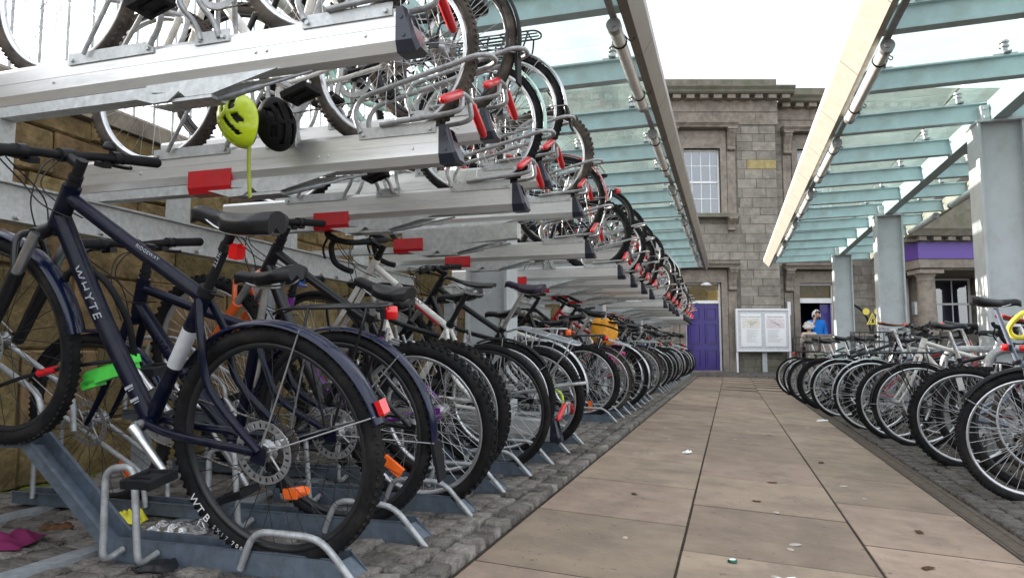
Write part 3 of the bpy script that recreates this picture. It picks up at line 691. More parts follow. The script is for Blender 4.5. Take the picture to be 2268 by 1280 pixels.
def hub_mesh(rear):
    r = 0.027 if rear else 0.02
    return MB().lathe([(0.001, -0.058), (0.008, -0.058), (0.008, -0.034), (r+0.006, -0.030), (r+0.006, -0.026), (r*0.6, -0.022), (r*0.6, 0.022), (r+0.006, 0.026), (r+0.006, 0.030), (0.008, 0.034), (0.008, 0.058), (0.001, 0.058)], n=16, closed_prof=False)
def disc_mesh():
    mb = MB(); n = 24
    for i in range(n):
        a0, a1 = 2*PI*i/n, 2*PI*(i+0.62)/n
        mb.lathe([(0.068, -0.001), (0.09, -0.001), (0.09, 0.001), (0.068, 0.001)], a0=a0, a1=a1, n=2, smooth=False)
    mb.lathe([(0.084, -0.0009), (0.09, -0.0009), (0.09, 0.0009), (0.084, 0.0009)], n=48, smooth=False).lathe([(0.067, -0.0009), (0.071, -0.0009), (0.071, 0.0009), (0.067, 0.0009)], n=48, smooth=False)
    for i in range(6):
        a = 2*PI*i/6; mb.tube([(0.022*math.cos(a), 0, 0.022*math.sin(a)), (0.069*math.cos(a+0.5), 0, 0.069*math.sin(a+0.5))], 0.004, 4)
    return mb.lathe([(0.014, -0.002), (0.028, -0.002), (0.028, 0.002), (0.014, 0.002)], n=16)
def cassette_mesh():
    mb = MB()
    for k, r in enumerate((0.058, 0.052, 0.046, 0.04, 0.034, 0.028, 0.024)):
        y = -0.034-k*0.004; n = 28
        vs = []
        for i in range(n*2): rr = r+(0.003 if i % 2 else 0); a = PI*i/n; vs += [(rr*math.cos(a), y, rr*math.sin(a)), (rr*math.cos(a), y-0.002, rr*math.sin(a))]
        m = n*2; mb.add(vs, [tuple(range(0, 2*m, 2)), tuple(range(2*m-1, 0, -2))]+[(2*i, 2*i+1, (2*i+3) % (2*m), (2*i+2) % (2*m)) for i in range(m)])
    return mb
def saddle_mesh(kind):
    W_, L_, T_ = {'sport': (0.080, 0.285, 0.062), 'wide': (0.10, 0.26, 0.055), 'race': (0.068, 0.28, 0.022)}[kind]
    def fn(u, v):
        x = -0.42*L_+L_*(v)                     # rear to nose
        t = v
        w = W_*(0.82*max(0.0, 1-(t/0.62)**2.2)**0.8+0.24) if t < 0.62 else W_*(0.24-0.05*(t-0.62)/0.38)
        w *= (1-((0.10-t)/0.10)**2*0.55) if t < 0.10 else 1
        if t > 0.93: w *= math.sqrt(max(0.02, 1-((t-0.93)/0.07)**2))
        zt = 0.008*math.cos(t*PI*1.6)+(0.012 if t < 0.25 else 0)*(1-t/0.25)-0.018*max(0, (t-0.85)/0.15)**2
        th = T_*(1.0-0.35*t)
        a = 2*PI*u; ca, sa = math.cos(a), math.sin(a)
        if sa >= 0: return (x, w*ca, zt-(1-sa)*th*0.45)
        drop = th*(0.9+0.5*abs(ca)**2)
        return (x, w*ca*0.97, zt-th*0.45+sa*drop*0.9*(0.35+0.65*abs(ca)))
    mb = MB().grid(fn, 20, 22, True, True)
    for v in (0.0, 1.0): mb.add([fn(i/20, v) for i in range(20)], [tuple(range(20))], True)
    return mb
def rails_mesh(kind):
    mb = MB()
    for s in (-1, 1): mb.tube(crom([(-0.09, s*0.045, -0.035), (-0.06, s*0.024, -0.055), (0.05, s*0.022, -0.055), (0.12, s*0.01, -0.03)], 4), 0.0035, 6)
    return mb.box((0, 0, -0.055), (0.045, 0.05, 0.02), None, 0.004)
def pedal_mesh():
    mb = MB().bb(-0.05, 0.05, -0.012, 0.012, -0.007, 0.007)
    for s in (-1, 1): mb.bb(s*0.045-0.008, s*0.045+0.008, -0.05, 0.05, -0.013, 0.013, 0.003)
    for s in (-1, 1): mb.bb(-0.037, 0.037, s*0.043-0.006, s*0.043+0.006, -0.012, 0.012)
    return mb.bb(-0.03, 0.03, -0.037, 0.037, -0.004, 0.004)
def arc_guard(R, tw, a0, a1, w, lift=0.018, n=26, th=0.0025):
    """Curved mudguard sheet with real thickness over the wheel centre."""
    prof = []
    for k in range(7):
        t = -1+2*k/6; prof.append((R+lift-0.35*w*t*t*0.5, w/2*t))
    prof += [(r-th, y*0.96) for (r, y) in reversed(prof)]
    return MB().lathe(prof, n=n, a0=a0, a1=a1)
def geo(sp):
    R = sp['R']; g = dict(R=R, wb=sp.get('wb', 1.06), bb=Vector((0.435, 0, R-0.062)), ra=Vector((0, 0, R)))
    g['fa'] = Vector((g['wb'], 0, R)); hs = sp.get('fs', 1.0)
    g['ht'] = Vector((sp.get('hf', 0.80), 0, R+sp.get('hz', 0.545)*hs)); g['hl'] = sp.get('hl', 0.13)
    g['hb'] = g['ht']+HD*g['hl']; g['st'] = g['bb']+SD*sp.get('stl', 0.46)*hs; g['sad'] = g['bb']+SD*(sp.get('sadh', 0.69)+0.055)
    g['hbc'] = g['ht']-HD*sp.get('rise', 0.075)+Vector((sp.get('stem', 0.075), 0, 0.02))
    return g
DEF = dict(R=0.335, tw=0.021, tyre='tread', rim='rim_silver', spoke='spoke_steel', deep=0.018, frame='diamond', paint='black_paint', fork='rigid', fpaint=None, bar='flat', saddle='sport', smat='saddle_black',
           mud=None, mudr=True, rack=None, disc=False, thick=1.0, post='alloy', stem='black_plastic' and 0.075, stay='alloy_dull', grip='black_matt', tmat='rubber', light=None, basket=None, steer=0.0, det=2)
def bicycle(label, loc, pitch=0.0, lean=0.0, yaw=PI, group=None, name='bicycle', **kw):
    sp = dict(DEF); sp.update(kw); g = geo(sp); det = sp['det']; R, tw, deep = sp['R'], sp['tw'], sp['deep']
    root = thing(name, label, 'bicycle', loc, (lean, -pitch, yaw), group)
    ft = sp['fpaint'] or sp['paint']; th = sp['thick']; ns = 14 if det > 2 else 8 if det > 0 else 6
    gk = (sp['frame'], R, th, ns, tuple(round(c, 3) for k in ('ht', 'hb', 'st', 'bb') for c in g[k]), g['wb'])
    # ---- frame
    def f_():
        m = MB(); ht, hb, st, bb = g['ht'], g['hb'], g['st'], g['bb']; ex = 14 if det > 2 else 1
        m.tube([ht-HD*0.005, hb+HD*0.005], 0.021*th, ns).cyl(bb+Vector((0, -0.036, 0)), bb+Vector((0, 0.036, 0)), 0.021, 12)
        m.tube([bb, st], 0.0165*th, ns)
        if sp['frame'] == 'diamond':
            m.tube(crom([ht+HD*0.03, ht+HD*0.03+(st-SD*0.03-ht)*0.5+Vector((0, 0, 0.012 if th > 1 else 0)), st-SD*0.03], 5), 0.0165*th, ns)
            m.tube(crom([hb-HD*0.03, hb+(bb-hb)*0.5, bb], 4), [0.021*th*(1.05 if i < 4 else 1.0) for i in range(9)], ns)
        elif sp['frame'] == 'step':
            mid = bb+SD*0.20
            m.tube(crom([hb-HD*0.05, hb+(mid-hb)*0.45+Vector((0, 0, -0.07)), mid], 6), 0.016*th, ns)
            m.tube(crom([hb-HD*0.01, hb+(bb-hb)*0.5+Vector((0, 0, -0.05)), bb], 6), 0.0175*th, ns)
        for s in (-1, 1):
            m.tube(crom([bb+Vector((-0.01, s*0.028, 0)), bb+Vector((-0.14, s*0.045, 0.012)), Vector((0.012, s*0.066, R+0.004))], 4), 0.0095*th, max(6, ns-4))
            top = st-SD*0.035
            if th > 1.1: m.tube(crom([top+Vector((0, s*0.02, 0)), top+Vector((-0.055, s*0.05, -0.10)), top+Vector((-0.115, s*0.056, -0.23)), Vector((0.0, s*0.068, R+0.01))], 5), 0.0115, 10)
            else: m.tube([top+Vector((0, s*0.018, 0)), top+Vector((-0.06, s*0.035, -0.09)), Vector((0.0, s*0.066, R+0.006))], 0.0075, 6)
            m.box((0.0, s*0.067, R), (0.045, 0.006, 0.05))
        return m
    F = obj('frame', cached(('frame',)+gk, f_, 'frame'), sp['paint'], root)
    # ---- wheels
    steer = Matrix.Identity(4)
    if sp['steer']:
        p = g['hb']; steer = Matrix.Translation(p) @ Matrix.Rotation(sp['steer'], 4, -HD) @ Matrix.Translation(-p)
    tk = (R, tw)
    for rear in (True, False):
        c = g['ra'] if rear else g['fa']; mt = Matrix.Translation(c) @ Matrix.Rotation(random.uniform(0, 6), 4, 'Y')
        if not rear: mt = steer @ mt
        w = obj('rear_wheel' if rear else 'front_wheel', cached(('rim', deep)+tk, lambda: rim_mesh(R, tw, deep), 'rim'), sp['rim'], root, mt)
        obj('tyre', cached(('tyre', sp['tyre'] if det > 0 else 'slick')+tk, lambda: tyre_mesh(R, tw, sp['tyre'] if det > 0 else 'slick'), 'tyre'), sp['tmat'], w)
        obj('spokes', cached(('sp', deep, rear)+tk, lambda: spoke_mesh(R, tw, deep, rear), 'spokes'), sp['spoke'], w)['kind'] = 'stuff'
        obj('hub', cached(('hub', rear), lambda: hub_mesh(rear), 'hub'), 'alloy_dull', w)
        if sp['disc']: obj('brake_disc', cached('disc', disc_mesh, 'brake_disc'), 'alloy_dull', w, loc=(0, 0.046, 0))
        if rear: obj('cassette', cached('cass', cassette_mesh, 'cassette'), 'chain_steel', w)
        if sp.get('reflect') and det > 0:
            obj('spoke_reflector', cached('srefl', lambda: MB().box((0, 0, 0), (0.035, 0.012, 0.085), None, 0.004), 'spoke_reflector'), sp['reflect'], w, loc=(-0.19, 0, -0.12), rot=(0, 0.9, 0))
    # ---- fork
    hb, ht, fa = g['hb'], g['ht'], g['fa']
    def fork_():
        m = MB(); cr = hb+HD*0.03
        m.tube([hb, cr], 0.02, 10)
        if sp['fork'] == 'susp':
            m.tube([cr+Vector((0.0, -0.062, -0.005)), cr+Vector((0.012, 0, 0.012)), cr+Vector((0, 0.062, -0.005))], 0.022, 10)
            for s in (-1, 1):
                a = cr+Vector((0, s*0.06, 0)); b = fa+Vector((-0.018, s*0.06, 0.0)); mid = a+(b-a)*0.33
                m.tube([mid, b+(b-a)*0.02], [0.022, 0.018], 10).box((fa.x-0.008, s*0.06, fa.z), (0.03, 0.014, 0.035))
            a = cr+(fa-cr)*0.36; m.tube(crom([a+Vector((0, -0.06, 0)), a+Vector((0.03, -0.04, 0.10)), a+Vector((0.035, 0, 0.12)), a+Vector((0.03, 0.04, 0.10)), a+Vector((0, 0.06, 0))], 4), 0.011, 8)
        else:
            m.tube([cr+Vector((0, -0.042, 0)), cr+Vector((0, 0.042, 0))], 0.017, 8)
            for s in (-1, 1): m.tube(crom([cr+Vector((0, s*0.04, 0)), cr+(fa-cr)*0.6+Vector((-0.02, s*0.052, 0)), fa+Vector((0, s*0.055, 0))], 4), [0.015, 0.015, 0.015, 0.014, 0.013, 0.012, 0.011, 0.010, 0.009], 8)
        return m
    FK = obj('fork', cached(('fork', sp['fork'])+gk, fork_, 'fork'), ft, root, steer)
    if sp['fork'] == 'susp':
        def stn():
            m = MB(); cr = hb+HD*0.03
            for s in (-1, 1):
                a = cr+Vector((0, s*0.06, 0)); b = fa+Vector((-0.018, s*0.06, 0)); m.tube([a, a+(b-a)*0.36], 0.0155, 10)
            return m
        obj('stanchions', cached(('stan',)+gk, stn, 'stanchions'), 'alloy', FK)
    # ---- cockpit
    hc = g['hbc']; bar = sp['bar']
    wdt = {'flat': 0.30, 'riser': 0.32, 'drop': 0.21, 'north': 0.28}[bar]
    def bar_():
        m = MB()
        if bar == 'drop':
            for s in (-1, 1):
                m.tube(crom([hc, hc+Vector((0, s*0.12, 0)), hc+Vector((0.02, s*0.2, 0)), hc+Vector((0.085, s*0.21, -0.005)), hc+Vector((0.10, s*0.21, -0.05)), hc+Vector((0.065, s*0.212, -0.115)), hc+Vector((0.0, s*0.215, -0.135)), hc+Vector((-0.05, s*0.22, -0.135))], 4), 0.0155, 8)
        elif bar == 'north':
            for s in (-1, 1): m.tube(crom([hc, hc+Vector((0.04, s*0.08, 0.03)), hc+Vector((0.02, s*0.2, 0.06)), hc+Vector((-0.08, s*0.27, 0.05)), hc+Vector((-0.17, s*0.29, 0.03))], 4), 0.011, 8)
        else:
            up = 0.03 if bar == 'riser' else 0.006
            m.tube(crom([hc+Vector((-0.045, -wdt, up)), hc+Vector((-0.02, -0.12, up)), hc+Vector((0, -0.04, 0)), hc+Vector((0, 0.04, 0)), hc+Vector((-0.02, 0.12, up)), hc+Vector((-0.045, wdt, up))], 4), 0.0125, 8)
        return m
    HB = obj('handlebar', cached(('bar', bar)+gk+(sp.get('rise', 0),), bar_, 'handlebar'), 'black_matt' if bar == 'drop' or sp.get('barblack', True) else 'alloy', root, steer)
    def stem_():
        t = ht-HD*(sp.get('rise', 0.075)); m = MB().tube([ht-HD*0.002, t-HD*0.02], 0.0165, 10).tube([t, hc], 0.0155, 10).cyl(hc+Vector((0, -0.024, 0)), hc+Vector((0, 0.024, 0)), 0.021, 12)
        for k in range(2): q = ht-HD*(0.012+0.018*k); m.tube([q, q-HD*0.012], 0.021, 12)
        return m
    obj('stem', cached(('stem',)+gk+(sp.get('rise', 0),), stem_, 'stem'), sp.get('stemmat', 'black_plastic'), HB)
    for s in (-1, 1):
        if bar == 'drop':
            obj('brake_hood', MB().tube(crom([hc+Vector((0.07, s*0.21, 0.0)), hc+Vector((0.13, s*0.21, 0.012)), hc+Vector((0.145, s*0.21, 0.045))], 3), [0.016, 0.018, 0.018, 0.018, 0.016, 0.015, 0.012], 8).tube(crom([hc+Vector((0.13, s*0.21, 0.0)), hc+Vector((0.145, s*0.215, -0.06)), hc+Vector((0.12, s*0.22, -0.11))], 3), 0.006, 6), 'black_matt', HB)
            continue
        tip = hc+Vector((-0.045, s*wdt, 0.03 if bar == 'riser' else 0.006)); inn = tip+Vector((0.022, -s*0.125, 0))
        if bar == 'north': tip = hc+Vector((-0.17, s*0.29, 0.03)); inn = tip+Vector((0.11, -s*0.03, 0.02))
        out = tip+(tip-inn).normalized()*0.008
        obj('grip', cached(('grip', bar, s)+gk+(sp.get('rise', 0),), lambda: MB().tube([inn, inn+(tip-inn)*0.06, inn+(tip-inn)*0.1, tip, out], [0.019, 0.019, 0.0165, 0.0175, 0.012], 10), 'grip'), sp['grip'], HB)
        if det > 0 and bar != 'north':
            def lev():
                p = inn+Vector((0.004, -s*0.02, 0)); m = MB().cyl(p+Vector((0, -0.012, 0)), p+Vector((0, 0.012, 0)), 0.020, 10)
                m.box(p+Vector((0.03, -s*0.008, -0.012)), (0.05, 0.03, 0.026), None, 0.006).tube(crom([p+Vector((0.045, 0, -0.016)), p+Vector((0.056, s*0.04, -0.03)), p+Vector((0.046, s*0.09, -0.036)), p+Vector((0.052, s*0.112, -0.036))], 3), [0.0065]*9+[0.008], 6)
                return m.box(p+Vector((0.008, -s*0.035, -0.022)), (0.04, 0.03, 0.022), None, 0.006)
            obj('brake_lever', cached(('lever', bar, s)+gk+(sp.get('rise', 0),), lev, 'brake_lever'), sp.get('lever', 'black_plastic'), HB)
    if det > 1:
        def cab():
            m = MB()
            for s in (-1, 1):
                a = hc+Vector((0.05, s*0.16, -0.01)); e = ht+HD*0.06+Vector((-0.05, s*0.02, -0.03))
                m.tube(crom([a, a+Vector((0.09, -s*0.05, -0.02)), hc+Vector((0.13, s*0.03, -0.11)), ht+HD*0.02+Vector((0.07, s*0.03, -0.05)), e], 6), 0.0024, 5)
                m.tube(crom([a+Vector((-0.02, -s*0.02, 0)), a+Vector((0.10, -s*0.09, -0.03)), hc+Vector((0.10, -s*0.02, -0.15)), hb+Vector((0.06, -s*0.02, -0.03))], 6), 0.0024, 5)
            return m
        obj('cables', cached(('cab',)+gk+(sp.get('rise', 0),), cab, 'cables'), 'black_plastic', HB)
    # ---- saddle and post
    sad = g['sad']
    obj('seat_post', cached(('post',)+gk+(round(sad.z, 3),), lambda: MB().tube([g['st']-SD*0.05, sad-SD*0.055], 0.0138, 10), 'seat_post'), sp['post'], root)
    SA = obj('saddle', cached(('sad', sp['saddle']), lambda: saddle_mesh(sp['saddle']), 'saddle'), sp['smat'], root, loc=sad, rot=(0, R_(random.uniform(-2, 5)), 0))
    obj('saddle_rails', cached('rails', lambda: rails_mesh(0), 'saddle_rails'), 'alloy', SA)
    obj('seat_clamp', cached(('clamp',)+gk, lambda: MB().tube([g['st']-SD*0.022, g['st']+SD*0.004], 0.0195*th, 12).tube([g['st']+Vector((-0.02, 0.012, -0.008)), g['st']+Vector((-0.03, -0.03, -0.02))], 0.004, 6), 'seat_clamp'), 'black_plastic', root)
    # ---- drivetrain
    bb = g['bb']; ca = sp.get('crank', random.uniform(0, 6.28))
    def ring():
        m = MB(); n = 40; vs = []
        for i in range(n*2): rr = 0.086+(0.004 if i % 2 else 0); a = PI*i/n; vs += [(rr*math.cos(a), -0.048, rr*math.sin(a)), (rr*math.cos(a), -0.0455, rr*math.sin(a)), (0.066*math.cos(a), -0.0455, 0.066*math.sin(a)), (0.066*math.cos(a), -0.048, 0.066*math.sin(a))]
        q = n*2; fs = []
        for i in range(q):
            j = (i+1) % q
            for k in range(4): l = (k+1) % 4; fs.append((4*i+k, 4*j+k, 4*j+l, 4*i+l))
        m.add(vs, fs)
        for i in range(5): a = 2*PI*i/5; m.tube([(0, -0.047, 0), (0.07*math.cos(a), -0.047, 0.07*math.sin(a))], [0.012, 0.006], 6)
        return m.cyl((0, -0.065, 0), (0, 0.065, 0), 0.014, 10)
    CK = obj('crankset', cached('ring', ring, 'crankset'), sp.get('crankmat', 'alloy_dull'), root, Matrix.Translation(bb) @ Matrix.Rotation(ca, 4, 'Y'))
    for s in (-1, 1):
        obj('crank_arm', cached(('arm', s), lambda: MB().tube([(0, s*0.068, 0), (s*0.05, s*0.072, 0), (s*0.165, s*0.08, 0), (s*0.182, s*0.08, 0)], [0.017, 0.013, 0.011, 0.008], 8), 'crank_arm'), sp.get('armmat', 'alloy_dull'), CK)
        mt = Matrix.Translation((s*0.17, s*0.135, 0)) @ Matrix.Rotation(-ca+0.3, 4, 'Y')
        obj('pedal', cached('pedal', pedal_mesh, 'pedal'), 'black_matt', CK, mt)
    def chain_():
        m = MB(); rr = 0.089; rc = 0.04; y0 = -0.047; pts = []
        dv = (bb-g['ra']); L = dv.length; ux = dv.normalized(); uz = Vector((-ux.z, 0, ux.x)); uz = uz if uz.z > 0 else -uz
        A = [g['ra']+uz*rc, bb+uz*rr]; B = [bb-uz*rr, g['ra']+Vector((0.03, 0, -0.13))]; C2 = [g['ra']+Vector((-0.005, 0, -0.11)), g['ra']+Vector((0.02, 0, -0.06)), g['ra']-ux*rc]
        def run(a, b):
            n = max(2, int((b-a).length/0.0127))
            for i in range(n):
                p, q = a+(b-a)*(i/n), a+(b-a)*((i+0.82)/n); w = 0.003 if i % 2 else 0.0042
                m.tube([p+Vector((0, y0, 0)), q+Vector((0, y0, 0))], w, 4)
        run(*A); run(*B); run(C2[0], C2[1])
        n = 22
        for i in range(n):
            a0, a1 = -PI/2+PI*i/n, -PI/2+PI*(i+0.82)/n
            m.tube([bb+(ux*math.cos(a0)+uz*math.sin(a0))*rr+Vector((0, y0, 0)), bb+(ux*math.cos(a1)+uz*math.sin(a1))*rr+Vector((0, y0, 0))], 0.0036, 4)
        return m
    if det > 0:
        obj('chain', cached(('chain',)+gk, chain_, 'chain'), 'chain_steel', root)['kind'] = 'stuff'
        def der():
            m = MB().box(g['ra']+Vector((0.0, -0.075, -0.035)), (0.035, 0.03, 0.05), None, 0.006).tube([g['ra']+Vector((0.01, -0.06, -0.06)), g['ra']+Vector((0.03, -0.055, -0.125))], 0.008, 6)
            for p in ((0.008, -0.07), (0.028, -0.125)): m.lathe([(0.004, -0.004), (0.02, -0.003), (0.02, 0.003), (0.004, 0.004)], g['ra']+Vector((p[0], -0.047, p[1])), n=14)
            return m
        obj('derailleur', cached(('der', R), der, 'derailleur'), 'black_plastic', root)
    if not sp['disc'] and det > 0:
        def brake():
            m = MB(); z = R*2-0.055
            for s in (-1, 1):
                b = Vector((0.135*R/0.335, 0, R))+Vector((0, 0, 0)); a = Vector((0.17, s*0.035, R+0.245)); m.tube([a, a+Vector((0.02, s*0.012, 0.05)), a+Vector((0.03, -s*0.008, 0.11))], 0.007, 6)
                m.box(a+Vector((0, -s*0.018, 0.055)), (0.055, 0.012, 0.012))
            return m
        obj('rim_brake', cached(('brake', R), brake, 'rim_brake'), 'alloy_dull', root)
    # ---- mudguards, carrier, lamps
    if sp['mud']:
        mw = max(0.046, tw*2+0.012)
        for rear in (True, False):
            if not rear and not sp.get('mudf', True): continue
            if rear and not sp['mudr']: continue
            a0, a1 = sp.get('marc', (R_(20), R_(190))) if rear else (R_(25), R_(160))
            if rear: a0, a1 = PI-a1, PI-a0
            if rear: a0, a1 = sp.get('rarc', (R_(15), R_(182)))
            c = g['ra'] if rear else g['fa']
            mt = Matrix.Translation(c) if rear else steer @ Matrix.Translation(c)
            k_ = 'rear_mudguard' if rear else 'front_mudguard'
            G = obj(k_, cached(('mg', R, mw, rear, round(a0, 2), round(a1, 2)), lambda: arc_guard(R, tw, a0, a1, mw), k_), sp['mud'], root, mt)
            def stays():
                m = MB()
                for an in ((a1-0.06, a1-0.95) if rear else (a0+0.1,)):
                    for s in (-1, 1): m.tube([(0.0, s*0.066, 0.0), ((R+0.016)*math.cos(an), s*mw*0.42, (R+0.016)*math.sin(an))], 0.0026, 5)
                return m
            obj('mudguard_stays', cached(('mgs', R, mw, rear, round(a0, 2), round(a1, 2)), stays, 'mudguard_stays'), sp['stay'], G)
            if rear and sp.get('flap'):
                an = a1; rr = R+0.012; p = Vector((rr*math.cos(an), 0, rr*math.sin(an))); t = Vector((-math.sin(an), 0, math.cos(an)))
                q = p+t*0.11+Vector((-0.03, 0, 0))
                obj('mud_flap', MB().prism([(p.x+0.006, p.z+0.02), (q.x, q.z), (q.x-0.008, q.z+0.002), (p.x-0.008, p.z+0.02)], -0.03, 0.03), 'black_matt', G)
            if rear and sp.get('grefl'):
                an = a1-0.1; rr = R+0.03; mtx = Matrix.Translation((rr*math.cos(an), 0, rr*math.sin(an))) @ Matrix.Rotation(-an, 4, 'Y')
                obj('reflector', MB().box((0, 0, 0), (0.016, 0.034, 0.044), None, 0.006), 'red_lens', G, mtx)
    if sp['rack']:
        def rk():
            m = MB(); zt = 2*R+0.085; x0, x1 = -0.20, 0.17
            m.tube(bend([(x1+0.05, -0.03, zt-0.02), (x1, -0.055, zt), (x0, -0.055, zt), (x0-0.02, 0, zt), (x0, 0.055, zt), (x1, 0.055, zt), (x1+0.05, 0.03, zt-0.02)], 0.03), 0.0052, 6)
            for y in (-0.018, 0.018): m.tube([(x1, y, zt), (x0, y, zt)], 0.004, 5)
            for x in (-0.15, 0.0, 0.13): m.tube([(x, -0.055, zt), (x, 0.055, zt)], 0.004, 5)
            for s in (-1, 1):
                for (xa, xb) in ((-0.16, -0.01), (0.06, 0.012)): m.tube(bend([(xa, s*0.055, zt), (xa+0.01, s*0.075, zt-0.06), (xb, s*0.073, R+0.015)], 0.03), 0.005, 6)
            return m
        RK = obj('luggage_carrier', cached(('rack', R), rk, 'luggage_carrier'), sp['rack'], root)
    if sp['light']:
        p = Vector((-0.215, 0, 2*R+0.06)) if sp['rack'] else g['st']+SD*0.09+Vector((-0.03, 0, 0))
        LT = obj('rear_light', cached(('rl', round(p.x, 3), round(p.z, 3)), lambda: MB().tube([p+Vector((0, 0, -0.022)), p+Vector((0, 0, -0.019)), p+Vector((0, 0, 0.019)), p+Vector((0, 0, 0.022))], [0.012, 0.0165, 0.0165, 0.012], 14, sq=(0.8, 1.75)), 'rear_light'), sp['light'], root)
        obj('light_mount', cached(('lm', round(p.x, 3), round(p.z, 3)), lambda: MB().box(p+Vector((0.016, 0, 0)), (0.016, 0.05, 0.036), None, 0.004).tube([p+Vector((0.02, 0, 0)), p+Vector((0.05, 0, 0.012))], 0.006, 6), 'light_mount'), 'black_plastic', LT)
    if sp['basket']:
        m = MB(); x0, x1, y0, z0, z1 = -0.24, 0.12, 0.13, 2*R+0.10, 2*R+0.30
        for z in (z0, (z0+z1)/2, z1): m.tube([(x0, -y0, z), (x1, -y0, z), (x1, y0, z), (x0, y0, z)], 0.004, 5, closed=True)
        for i in range(9):
            x = x0+(x1-x0)*i/8
            for y in (-y0, y0): m.tube([(x, y, z0), (x, y, z1)], 0.0022, 4)
            m.tube([(x, -y0, z0), (x, y0, z0)], 0.0022, 4)
        for i in range(7):
            y = -y0+2*y0*i/6
            for x in (x0, x1): m.tube([(x, y, z0), (x, y, z1)], 0.0022, 4)
        obj('basket', m, sp['basket'], root)
    return root, g, dict(frame=F, saddle=SA, bar=HB)
# ================================================================== two-tier bicycle racks on the left
HI, LO = 1.64, 1.43
BAYS = ((1.80, 0), (6.36, 1), (10.92, 1), (15.48, 1))       # first lane y, 0: starts with a high lane
PITCH_Y = 0.435
PULLED = (0, 5)                                              # tray pulled down to the ground
def lanes():
    for b, (y0, ph) in enumerate(BAYS):
        for k in range(8): yield b, k, y0+k*PITCH_Y, (k+ph) % 2 == 0
# tray meshes: local origin at the open end (x=0), running to -x, top at z=0
TB = 0.128
def tray_beam():
    L = 1.62; P = [(-0.038, -0.012), (-0.034, 0.0), (-0.026, 0.0), (-0.026, -0.05), (0.026, -0.05), (0.026, 0.0), (0.034, 0.0), (0.038, -0.012), (0.038, -0.098), (0.026, -TB), (-0.026, -TB), (-0.038, -0.098)]
    n = len(P); vs = [(0, a, b) for a, b in P]+[(-L, a, b) for a, b in P]; mb = MB()
    mb.add(vs, [(i, n+i, n+(i+1) % n, (i+1) % n) for i in range(n)])
    # open U section, so the two ends are closed by strips round the floor and the side walls
    for o in (0, n): mb.add([vs[o+i] for i in (11, 0, 1, 2, 3)]+[vs[o+i] for i in (4, 5, 6, 7, 8)]+[vs[o+9], vs[o+10]], [(0, 1, 2, 3, 4), (5, 6, 7, 8, 9), (0, 4, 5, 9, 10, 11)])
    for s in (-1, 1):
        mb.bb(-L, 0, s*0.038, s*0.0392, -0.056, -0.053)
        for x in (-0.10, -0.44, -0.48, -1.3): mb.cyl((x, s*0.038, -0.07), (x, s*0.043, -0.07), 0.0065, 6)
    return mb
def tray_cap():
    P = [(-0.041, 0.002), (-0.024, 0.004), (-0.024, -0.05), (0.024, -0.05), (0.024, 0.004), (0.041, 0.002), (0.041, -0.10), (0.028, -TB-0.003), (-0.028, -TB-0.003), (-0.041, -0.10)]
    n = len(P); vs = []
    for (x, sc) in ((0, 1.0), (0.022, 1.0), (0.034, 0.86)): vs += [(x+(-(b)*0.30 if x > 0 else 0), a*sc, b*sc-0.06*(1-sc)) for a, b in P]
    fs = []
    for k in range(2): fs += [(k*n+i, k*n+(i+1) % n, (k+1)*n+(i+1) % n, (k+1)*n+i) for i in range(n)]
    o = 2*n; fs += [(o+0, o+1, o+2, o+9), (o+2, o+3, o+8, o+9), (o+3, o+4, o+5, o+6), (o+3, o+6, o+7, o+8)]
    mb = MB().add(vs, fs)
    for z in (-0.03, -0.085): mb.cyl((0.012-z*0.15, -0.044, z), (0.012-z*0.15, -0.039, z), 0.007, 6)
    return mb
def tray_plate(L, s):
    y = s*0.042; mb = MB().box((0, y, -0.003), (L, 0.005, 0.040))
    for x in (-L/2+0.02, L/2-0.02): mb.cyl((x, y+s*0.001, -0.008), (x, y+s*0.011, -0.008), 0.008, 6)
    return mb
def guide_rear():
    """bent tube loop round the rear wheel: up from the plate, sloping out past the open end, back on the far side"""
    mb = MB(); y = 0.05
    P = [(-0.30, -y, 0.0), (-0.33, -y, 0.07), (-0.30, -y, 0.13), (0.15, -y-0.005, 0.23), (0.19, -y+0.02, 0.235), (0.19, y-0.02, 0.235), (0.15, y+0.005, 0.23), (-0.30, y, 0.13), (-0.33, y, 0.07), (-0.30, y, 0.0)]
    return mb.tube(bend(P, 0.03), 0.0095, 8)
def guide_mid():
    mb = MB()
    for s in (-1, 1):
        for x in (-0.61, -0.68): mb.tube(bend([(x, s*0.046, -0.01), (x-0.02, s*0.05, 0.05), (x-0.05, s*0.085, 0.09), (x-0.06, s*0.09, 0.20)], 0.03), 0.009, 7)
    return mb
def guide_front():
    mb = MB(); y = 0.05
    P = [(-0.88, -y, 0.0), (-0.84, -y, 0.06), (-0.83, -y-0.01, 0.14), (-1.30, -y-0.02, 0.30), (-1.34, -y, 0.31), (-1.34, y, 0.31), (-1.30, y+0.02, 0.30), (-0.83, y+0.01, 0.14), (-0.84, y, 0.06), (-0.88, y, 0.0)]
    mb.tube(bend(P, 0.03), 0.0095, 8)
    for s in (-1, 1):
        for (a, b) in (((-1.15, 0.0), (-1.02, 0.205)),): mb.tube([(a[0], s*0.058, a[1]), (b[0], s*(y+0.016), b[1])], 0.008, 7)
    return mb
def handle_tube():
    mb = MB()
    for s in (-1, 1): mb.tube(bend([(-0.22, s*0.052, 0.02), (0.05, s*0.056, 0.035), (0.09, s*0.05, 0.045), (0.085, s*0.035, 0.10)], 0.03), 0.0095, 8)
    return mb.tube(crom([(0.085, -0.075, 0.092), (0.088, -0.04, 0.104), (0.088, 0, 0.108), (0.088, 0.04, 0.104), (0.085, 0.075, 0.092)], 3), 0.0105, 8)
